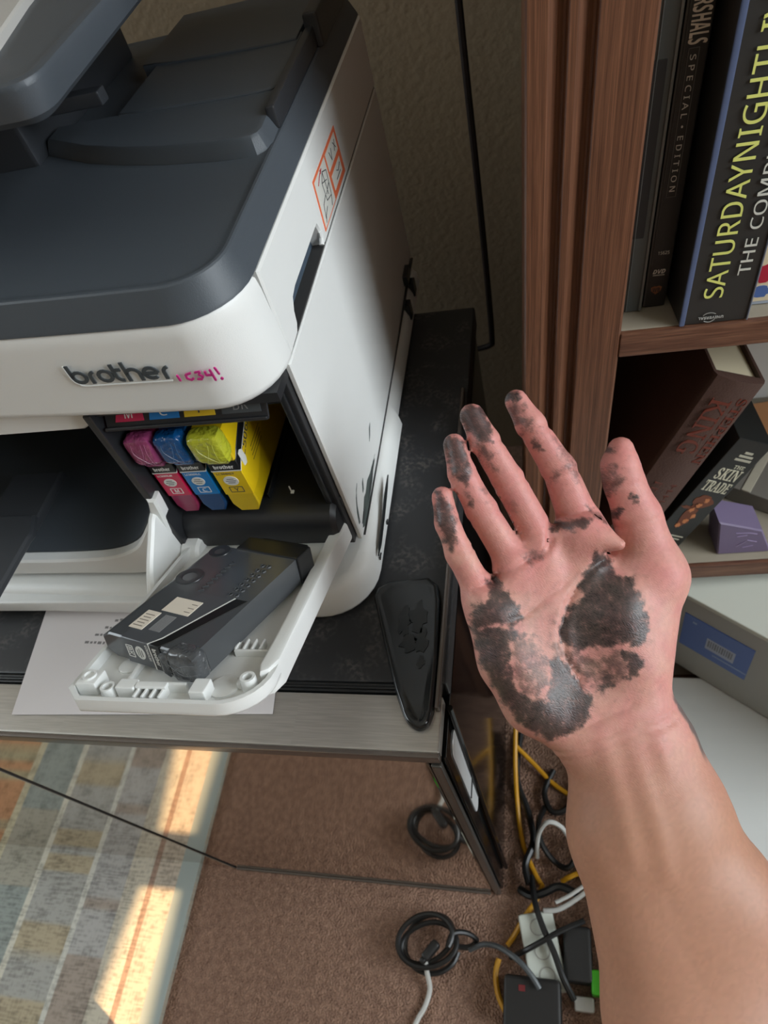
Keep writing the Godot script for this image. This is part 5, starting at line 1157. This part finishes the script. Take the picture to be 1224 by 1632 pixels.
const INK := [
	[0.75, [[-80.4, 111.1], [-76.4, 111.3], [-72.9, 105.3], [-69.1, 94.8], [-71.1, 90.2], [-69.6, 85.5], [-71.7, 80.8], [-75.2, 85.5], [-78.1, 92.5], [-81.0, 101.8]]],
	[0.78, [[-76.6, 136.5], [-70.5, 139.0], [-66.5, 135.5], [-64.1, 125.1], [-62.6, 116.9], [-65.3, 113.2], [-68.8, 115.8], [-72.9, 122.7], [-76.1, 128.6]]],
	[0.6, [[-65.7, 109.9], [-62.4, 108.8], [-61.5, 103.0], [-64.1, 103.9]]],
	[0.35, [[-58.9, 115.8], [-55.4, 112.3], [-52.9, 106.4], [-55.4, 106.2]]],
	[0.8, [[-69.1, 150.7], [-63.0, 154.6], [-56.6, 153.0], [-52.9, 144.9], [-52.5, 135.3], [-55.4, 133.8], [-61.2, 136.9], [-66.5, 142.5]]],
	[0.55, [[-61.5, 135.8], [-54.2, 133.2], [-51.7, 126.2], [-50.2, 120.2], [-54.2, 123.7], [-59.1, 129.7]]],
	[0.22, [[-46.1, 108.8], [-38.0, 106.4], [-40.3, 99.2], [-44.9, 101.6]]],
	[0.97, [[-46.7, 157.7], [-44.0, 161.4], [-39.4, 160.2], [-37.7, 156.5], [-40.9, 155.1], [-45.2, 154.9]]],
	[0.5, [[-46.1, 155.3], [-35.6, 155.1], [-36.6, 148.3], [-33.3, 144.9], [-30.3, 140.2], [-32.1, 137.6], [-38.0, 141.1], [-44.0, 146.0]]],
	[0.65, [[-33.5, 136.9], [-28.6, 134.6], [-27.2, 130.9], [-32.1, 131.8]]],
	[0.42, [[-24.0, 140.4], [-17.9, 135.8], [-9.8, 126.2], [-5.1, 117.5], [-10.0, 115.5], [-15.6, 122.5], [-20.3, 115.5], [-23.1, 118.1], [-16.8, 125.1]]],
	[0.55, [[-5.4, 104.1], [1.6, 100.9], [4.2, 95.7], [-0.9, 98.1]]],
	[0.75, [[-22.5, 92.5], [-18.2, 96.9], [-6.5, 98.5], [-4.0, 96.9], [-8.6, 92.5], [-20.5, 91.1]]],
	[0.7, [[5.1, 133.0], [8.4, 134.6], [10.5, 132.1], [7.4, 130.0]]],
	[0.5, [[1.4, 122.7], [8.6, 124.1], [12.1, 116.9], [9.8, 109.7], [3.9, 109.4], [0.9, 116.7]]],
	[0.97, [[15.8, 109.9], [18.5, 108.8], [19.3, 105.7], [17.0, 104.8]]],
	[0.97, [[11.4, 104.7], [13.0, 101.8], [12.6, 96.6], [10.9, 97.1], [10.5, 101.6]]],
	[0.82, [[-54.2, 66.9], [-48.4, 67.7], [-45.2, 62.2], [-38.9, 54.1], [-37.0, 49.4], [-40.3, 45.7], [-51.9, 45.7], [-61.0, 42.2], [-63.2, 50.6], [-61.2, 55.2], [-56.3, 56.4], [-53.3, 61.1]]],
	[0.85, [[-62.4, 43.6], [-51.9, 45.7], [-32.1, 41.5], [-43.8, 37.6], [-44.7, 27.3], [-41.7, 16.8], [-34.5, 11.0], [-26.9, 11.0], [-24.9, 18.0], [-24.5, 28.5], [-19.9, 29.9], [-15.3, 27.3], [-8.6, 16.8], [-2.6, 9.9], [-6.3, 0.3], [-13.3, -5.5], [-18.2, -7.8], [-23.8, -10.9], [-30.4, -7.6], [-42.0, 0.5], [-51.2, 13.3], [-57.3, 26.1]]],
	[0.45, [[-44.4, 37.8], [-32.1, 41.5], [-24.0, 28.5], [-24.9, 16.8], [-34.5, 10.4], [-42.0, 16.8]]],
	[0.88, [[-1.9, 81.4], [5.3, 81.1], [8.8, 76.2], [8.6, 70.4], [15.8, 69.0], [18.1, 59.9], [21.4, 50.6], [21.6, 43.6], [17.9, 36.4], [8.6, 37.6], [-8.9, 32.9], [-14.9, 34.1], [-19.0, 37.8], [-18.4, 44.8], [-14.9, 52.9], [-7.5, 59.9], [-8.9, 64.6], [-5.1, 73.9]]],
	[0.5, [[-15.8, 33.1], [-8.9, 33.1], [-1.9, 29.6], [8.6, 35.5], [18.1, 32.0], [18.6, 27.3], [13.3, 21.3], [9.8, 21.5], [6.5, 16.8], [0.5, 13.1], [-5.4, 18.0], [-11.2, 22.7], [-15.8, 27.3]]],
	[0.85, [[8.6, 35.5], [15.0, 34.3], [18.7, 29.6], [17.9, 25.6], [13.3, 20.9], [10.0, 21.7], [11.5, 26.1], [7.4, 30.8]]],
	[0.8, [[2.8, 23.8], [6.9, 22.7], [6.5, 16.8], [1.6, 13.1], [-1.3, 15.7]]],
	[0.42, [[-36.2, 82.0], [-28.6, 83.4], [-26.1, 79.7], [-30.7, 74.8], [-35.6, 77.4]]],
	[0.3, [[-27.5, 49.7], [-19.1, 49.7], [-17.9, 44.8], [-25.2, 45.7]]],
	[0.35, [[-24.0, 41.5], [-15.8, 34.3], [-15.8, 27.3], [-20.5, 29.6], [-25.2, 33.1]]],
	[0.17, [[-61.2, 62.2], [-32.1, 62.2], [-15.8, 50.6], [-8.9, 62.2], [21.4, 73.9], [23.7, 38.9], [14.4, 16.8], [-8.9, 4.0], [-20.5, -9.9], [-43.8, 0.5], [-60.1, 33.1]]],
]
const HX0 := -0.092; const HY0 := -0.311; const HZ0 := -0.066
const CELL := 0.0018
const GX := 136; const GY := 267; const GZ := 68
func bone_field(f: PackedFloat32Array, q: Array, k: float) -> void:
	var ax: float = q[0]; var ay: float = q[1]; var az: float = q[2]; var ra: float = q[3]
	var dx: float = q[4] - ax; var dy: float = q[5] - ay; var dz: float = q[6] - az; var dr: float = q[7] - ra
	var l2 := dx * dx + dy * dy + dz * dz
	var pad := maxf(ra, q[7]) + 0.012
	var i0 := clampi(int((minf(ax, q[4]) - pad - HX0) / CELL), 0, GX); var i1 := clampi(int((maxf(ax, q[4]) + pad - HX0) / CELL) + 1, 0, GX)
	var j0 := clampi(int((minf(ay, q[5]) - pad - HY0) / CELL), 0, GY); var j1 := clampi(int((maxf(ay, q[5]) + pad - HY0) / CELL) + 1, 0, GY)
	var k0 := clampi(int((minf(az, q[6]) - pad - HZ0) / CELL), 0, GZ); var k1 := clampi(int((maxf(az, q[6]) + pad - HZ0) / CELL) + 1, 0, GZ)
	for kk in range(k0, k1):
		var pz := HZ0 + kk * CELL - az
		for j in range(j0, j1):
			var py := HY0 + j * CELL - ay
			var row := (kk * GY + j) * GX
			var cyz := py * dy + pz * dz
			for i in range(i0, i1):
				var px := HX0 + i * CELL - ax
				var t := clampf((px * dx + cyz) / l2, 0.0, 1.0)
				var ex := px - dx * t; var ey := py - dy * t; var ez := pz - dz * t
				var d := sqrt(ex * ex + ey * ey + ez * ez) - ra - dr * t
				var o := f[row + i]
				var h := maxf(k - absf(o - d), 0.0)
				f[row + i] = minf(o, d) - h * h * 0.25 / k
func blank_field() -> PackedFloat32Array:
	var f := PackedFloat32Array(); f.resize(GX * GY * GZ); f.fill(0.03)
	return f
func near_line(p: Vector2, l: PackedVector2Array) -> float:
	var best := 1.0
	for i in l.size() - 1:
		best = minf(best, p.distance_to(Geometry2D.get_closest_point_to_segment(p, l[i], l[i + 1])))
	return best
func build_hand() -> void:
	var f := blank_field()
	for q in PALM: bone_field(f, q, 0.010)
	for q in FOREARM: bone_field(f, q, 0.016)
	for name_ in FINGERS:
		var g := blank_field()
		var top := Vector3(-9, -9, -9); var low := Vector3(9, 9, 9)
		for q in FINGERS[name_]:
			bone_field(g, q, 0.003)
			for w in 2:
				var c := Vector3(q[w * 4], q[w * 4 + 1], q[w * 4 + 2])
				top = top.max(c + Vector3.ONE * 0.026); low = low.min(c - Vector3.ONE * 0.026)
		var kf := 0.007 if name_ == "thumb" else 0.004
		var pal := f.duplicate() if false else f
		for kk in range(maxi(0, int((low.z - HZ0) / CELL)), mini(GZ, int((top.z - HZ0) / CELL))):
			for j in range(maxi(0, int((low.y - HY0) / CELL)), mini(GY, int((top.y - HY0) / CELL))):
				var row := (kk * GY + j) * GX
				for i in range(maxi(0, int((low.x - HX0) / CELL)), mini(GX, int((top.x - HX0) / CELL))):
					var d := g[row + i]
					if d > 0.029: continue
					var o := pal_field(row + i, f)
					var h := maxf(kf - absf(o - d), 0.0)
					var s := minf(o, d) - h * h * 0.25 / kf
					extra[row + i] = minf(extra.get(row + i, 9.0), s)
	for k in extra: f[k] = minf(f[k], extra[k])
	# creases and tendons, as real dents and ridges on the palm side
	var lines := []
	for c in CREASES: lines.push_back([mm(CREASES[c]), 0.0017 if c in ["fold", "thenar", "webthumb", "heart"] else 0.0009, 0.0015])
	for c in TENDONS: lines.push_back([mm(c), -0.0011, 0.0050])
	for l in lines:
		var lo := Vector2(9, 9); var hi := Vector2(-9, -9)
		for p in l[0]: lo = lo.min(p); hi = hi.max(p)
		lo -= Vector2.ONE * l[2] * 2.6; hi += Vector2.ONE * l[2] * 2.6
		for j in range(maxi(0, int((lo.y - HY0) / CELL)), mini(GY, int((hi.y - HY0) / CELL) + 2)):
			for i in range(maxi(0, int((lo.x - HX0) / CELL)), mini(GX, int((hi.x - HX0) / CELL) + 2)):
				var d := near_line(Vector2(HX0 + i * CELL, HY0 + j * CELL), l[0])
				if d > l[2] * 2.6: continue
				var a: float = l[1] * exp(-d * d / (l[2] * l[2]))
				if l[1] < 0.0:
					var q := Vector2(HX0 + i * CELL, HY0 + j * CELL)
					a *= smoothstep(0.0, 0.016, minf(q.distance_to(l[0][0]), q.distance_to(l[0][l[0].size() - 1])))
				for kk in range(int((-0.019 - HZ0) / CELL), GZ):
					var at := (kk * GY + j) * GX + i
					if absf(f[at]) < 0.008: f[at] += a
	# surface nets
	var vid := {}
	var vs := PackedVector3Array(); var ns := PackedVector3Array(); var cs := PackedColorArray(); var us := PackedVector2Array()
	var idx := PackedInt32Array()
	var off := [0, 1, GX, GX + 1, GX * GY, GX * GY + 1, GX * GY + GX, GX * GY + GX + 1]
	var edges := [[0, 1], [2, 3], [4, 5], [6, 7], [0, 2], [1, 3], [4, 6], [5, 7], [0, 4], [1, 5], [2, 6], [3, 7]]
	var cor := []
	for n in 8: cor.push_back(Vector3(n & 1, (n >> 1) & 1, (n >> 2) & 1))
	var skin := noise(60.0, 91, 3); var skin2 := noise(900.0, 92, 2)
	for kk in GZ - 1:
		for j in GY - 1:
			var row := (kk * GY + j) * GX
			for i in GX - 1:
				var c := row + i
				var f0 := f[c]
				if absf(f0) > 0.0035: continue
				var neg := 0
				for n in 8:
					if f[c + off[n]] < 0.0: neg += 1
				if neg == 0 or neg == 8: continue
				var p := Vector3.ZERO
				var m := 0
				for e in edges:
					var fa := f[c + off[e[0]]]; var fb := f[c + off[e[1]]]
					if (fa < 0.0) != (fb < 0.0):
						p += cor[e[0]].lerp(cor[e[1]], fa / (fa - fb)); m += 1
				p /= m
				var nn := Vector3(
					lerpf(f[c + 1] - f0, f[c + off[7]] - f[c + off[6]], 0.5),
					lerpf(f[c + GX] - f0, f[c + off[7]] - f[c + off[5]], 0.5),
					lerpf(f[c + off[4]] - f0, f[c + off[7]] - f[c + off[3]], 0.5))
				if i > 0 and j > 0 and kk > 0:
					nn += Vector3(f[c + 1] - f[c - 1], f[c + GX] - f[c - GX], f[c + off[4]] - f[c - off[4]]) * 0.5
				var w := Vector3(HX0, HY0, HZ0) + (Vector3(i, j, kk) + p) * CELL
				vid[c] = vs.size()
				vs.push_back(w); ns.push_back(nn.normalized())
				us.push_back(Vector2((w.x + 0.09) / 0.15, (0.170 - w.y) / 0.21))
				cs.push_back(skin_tone(w, nn.normalized(), skin, skin2))
	for c in vid:
		var f0 := f[c]
		for ax in 3:
			var st: int = [1, GX, GX * GY][ax]
			if (f0 < 0.0) == (f[c + st] < 0.0): continue
			var s1: int = [GX, GX * GY, 1][ax]; var s2: int = [GX * GY, 1, GX][ax]
			if not (vid.has(c - s1) and vid.has(c - s2) and vid.has(c - s1 - s2)): continue
			var q := [vid[c], vid[c - s1], vid[c - s1 - s2], vid[c - s2]]
			if f0 < 0.0: idx.append_array(PackedInt32Array([q[0], q[2], q[1], q[0], q[3], q[2]]))
			else: idx.append_array(PackedInt32Array([q[0], q[1], q[2], q[0], q[2], q[3]]))
	var a := []
	a.resize(Mesh.ARRAY_MAX)
	a[Mesh.ARRAY_VERTEX] = vs; a[Mesh.ARRAY_NORMAL] = ns; a[Mesh.ARRAY_COLOR] = cs; a[Mesh.ARRAY_TEX_UV] = us; a[Mesh.ARRAY_INDEX] = idx
	var am := ArrayMesh.new()
	am.add_surface_from_arrays(Mesh.PRIMITIVE_TRIANGLES, a)
	var m := mat(Color.WHITE, 0.5)
	m.vertex_color_use_as_albedo = true
	var maps := hand_maps()
	m.albedo_texture = maps[0]; m.normal_enabled = true; m.normal_texture = maps[1]; m.normal_scale = 0.35
	m.roughness_texture = maps[2]; m.roughness = 1.0
	m.texture_repeat = false
	m.subsurf_scatter_enabled = true; m.subsurf_scatter_strength = 0.12
	var at := Transform3D(Basis(Vector3(0.9681, -0.218, -0.1233), Vector3(0.0367, 0.6106, -0.7911), Vector3(0.2478, 0.7614, 0.5991)), Vector3(0.015, 0.4725, -0.1339))
	var o := placed("person", "open right hand and bare forearm raised palm up, fingers and palm stained with black ink", "person", at)
	var mi := MeshInstance3D.new()
	mi.name = "hand_and_forearm"; mi.mesh = am; mi.material_override = m
	o.add_child(mi, true); org[mi] = Vector3.ZERO
	# hairs along the outer edge of the forearm
	var b := MB.new()
	var r := RandomNumberGenerator.new(); r.seed = 5
	for k in 26:
		var t := r.randf()
		var p := Vector3(0.0685, -0.055, -0.016).lerp(Vector3(0.104, -0.128, -0.012), t) + Vector3(-0.003, 0, r.randf_range(-0.006, 0.006))
		var d := Vector3(0.0045 + 0.003 * r.randf(), 0.0035 - 0.006 * r.randf(), r.randf_range(-0.001, 0.002))
		b.tube(PackedVector3Array([p, p + d * 0.6 + Vector3(0, 0.0008, 0), p + d + Vector3(0, -0.0006, 0)]), [0.00011, 0.0001, 0.00005], 4)
	var hair := part("arm_hair", b, mat(Color(0.3, 0.21, 0.15), 0.6), o)
	hair.set_meta("kind", "stuff")
var extra := {}
func pal_field(i: int, f: PackedFloat32Array) -> float: return f[i]
func mm(a: Array) -> PackedVector2Array:
	var o := PackedVector2Array()
	for p in a: o.push_back(Vector2(p[0], p[1]) * 0.001)
	return o
func skin_tone(p: Vector3, n: Vector3, s: FastNoiseLite, s2: FastNoiseLite) -> Color:
	# linear skin colours: rosy palm and fingers, tanner forearm, redder joints, an inked patch behind the wrist
	var rosy := Color(0.60, 0.26, 0.228)
	var pale := Color(0.62, 0.335, 0.265)
	var tan := Color(0.46, 0.235, 0.155)
	var k := clampf(s.get_noise_3dv(p) * 0.9 + 0.5, 0.0, 1.0)
	var c := rosy.lerp(pale, k * 0.8)
	if p.y < 0.01: c = c.lerp(tan, smoothstep(0.012, -0.05, p.y))
	for q in [[0.0305, 0.072, 0.016], [-0.005, 0.094, 0.014], [-0.03, 0.075, 0.018], [0.011, 0.128, 0.01], [-0.056, 0.066, 0.010], [-0.040, 0.082, 0.010], [-0.026, 0.094, 0.012]]:
		var d: float = Vector2(p.x - q[0], p.y - q[1]).length() / q[2]
		if d < 1.0: c = c.lerp(Color(0.60, 0.20, 0.185), (1.0 - d) * 0.6)
	c = c.lerp(Color(0.585, 0.215, 0.20), smoothstep(0.080, 0.105, p.y) * 0.55)
	c = c * (1.0 + 0.10 * s2.get_noise_3dv(p))
	var tw := Vector2(0.0525, -0.006)
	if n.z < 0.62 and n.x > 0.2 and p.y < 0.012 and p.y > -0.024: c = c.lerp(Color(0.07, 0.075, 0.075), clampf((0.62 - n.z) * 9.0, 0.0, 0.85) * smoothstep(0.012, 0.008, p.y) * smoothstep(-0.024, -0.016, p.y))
	c.a = 1.0
	return c
func hand_maps() -> Array:
	# what the skin carries, drawn flat on the palm: ink with ragged streaky edges, fine lines; 0.15 m x 0.21 m
	var W := 600; var H := 840
	var cov := PackedFloat32Array(); cov.resize(W * H)
	var n1 := noise(0.035, 95, 4); var n2 := noise(0.16, 96, 3); var n3 := noise(0.5, 97, 2)
	var k := W / 150.0
	var wob := PackedFloat32Array(); wob.resize(W * H)
	var fine := PackedFloat32Array(); fine.resize(W * H)
	for y in H:
		for x in W:
			wob[y * W + x] = n1.get_noise_2d(x, y) * 0.75 + n2.get_noise_2d(x, y) * 0.16
			fine[y * W + x] = n3.get_noise_2d((x * 0.8 + y * 0.6) * 0.16, (x * -0.6 + y * 0.8) * 1.1)
	for b in INK:
		var poly := PackedVector2Array()
		var lo := Vector2(9999, 9999); var hi := Vector2(-9999, -9999)
		for p in b[1]:
			var q := Vector2((p[0] + 90.0) * k, (170.0 - p[1]) * k)
			poly.push_back(q); lo = lo.min(q); hi = hi.max(q)
		var soft := 30.0 if b[0] < 0.2 else (18.0 if b[0] < 0.6 else 12.0)
		var x0 := maxi(0, int(lo.x - soft)); var x1 := mini(W, int(hi.x + soft) + 1)
		var closed := poly.duplicate(); closed.push_back(poly[0])
		for y in range(maxi(0, int(lo.y - soft)), mini(H, int(hi.y + soft) + 1)):
			for x in range(x0, x1):
				var q := Vector2(x, y)
				var d := 99.0
				for i in poly.size(): 
					var a := closed[i]; var ab := closed[i + 1] - a
					var t := clampf((q - a).dot(ab) / maxf(ab.length_squared(), 0.001), 0.0, 1.0)
					d = minf(d, (q - a - ab * t).length_squared())
				d = sqrt(d)
				if not Geometry2D.is_point_in_polygon(q, poly): d = -d
				var i := y * W + x
				var s := smoothstep(-0.55, 0.75, d / soft + wob[i] * 0.8 + fine[i] * 0.15)
				var dens: float = b[0] * (0.86 + wob[i] * 0.20 + fine[i] * 0.22)
				cov[i] = maxf(cov[i], s * clampf(dens, 0.0, 0.97))
	var col := Image.create(W, H, false, Image.FORMAT_RGB8)
	var hgt := Image.create(W, H, false, Image.FORMAT_L8)
	var rou := Image.create(W, H, false, Image.FORMAT_RGB8)
	for y in H:
		for x in W:
			var i := y * W + x
			var c := cov[i]
			col.set_pixel(x, y, Color(1, 1, 1).lerp(Color(0.58, 0.62, 0.62), smoothstep(0.0, 0.55, c)).lerp(Color(0.36, 0.43, 0.45), smoothstep(0.4, 0.85, c)).lerp(Color(0.15, 0.175, 0.19), smoothstep(0.86, 0.97, c)))
			var rim := clampf(minf(minf(x, W - 1 - x), minf(y, H - 1 - y)) / 40.0, 0.0, 1.0)
			hgt.set_pixel(x, y, Color.from_hsv(0, 0, clampf(0.5 + (fine[i] * 0.35 + wob[i] * 0.1) * rim, 0, 1)))
			var r := 0.52 - 0.16 * c + 0.06 * fine[i] * rim
			rou.set_pixel(x, y, Color(r, r, r))
	hgt.bump_map_to_normal_map(2.2)
	return [tex(col), tex(hgt), tex(rou)]
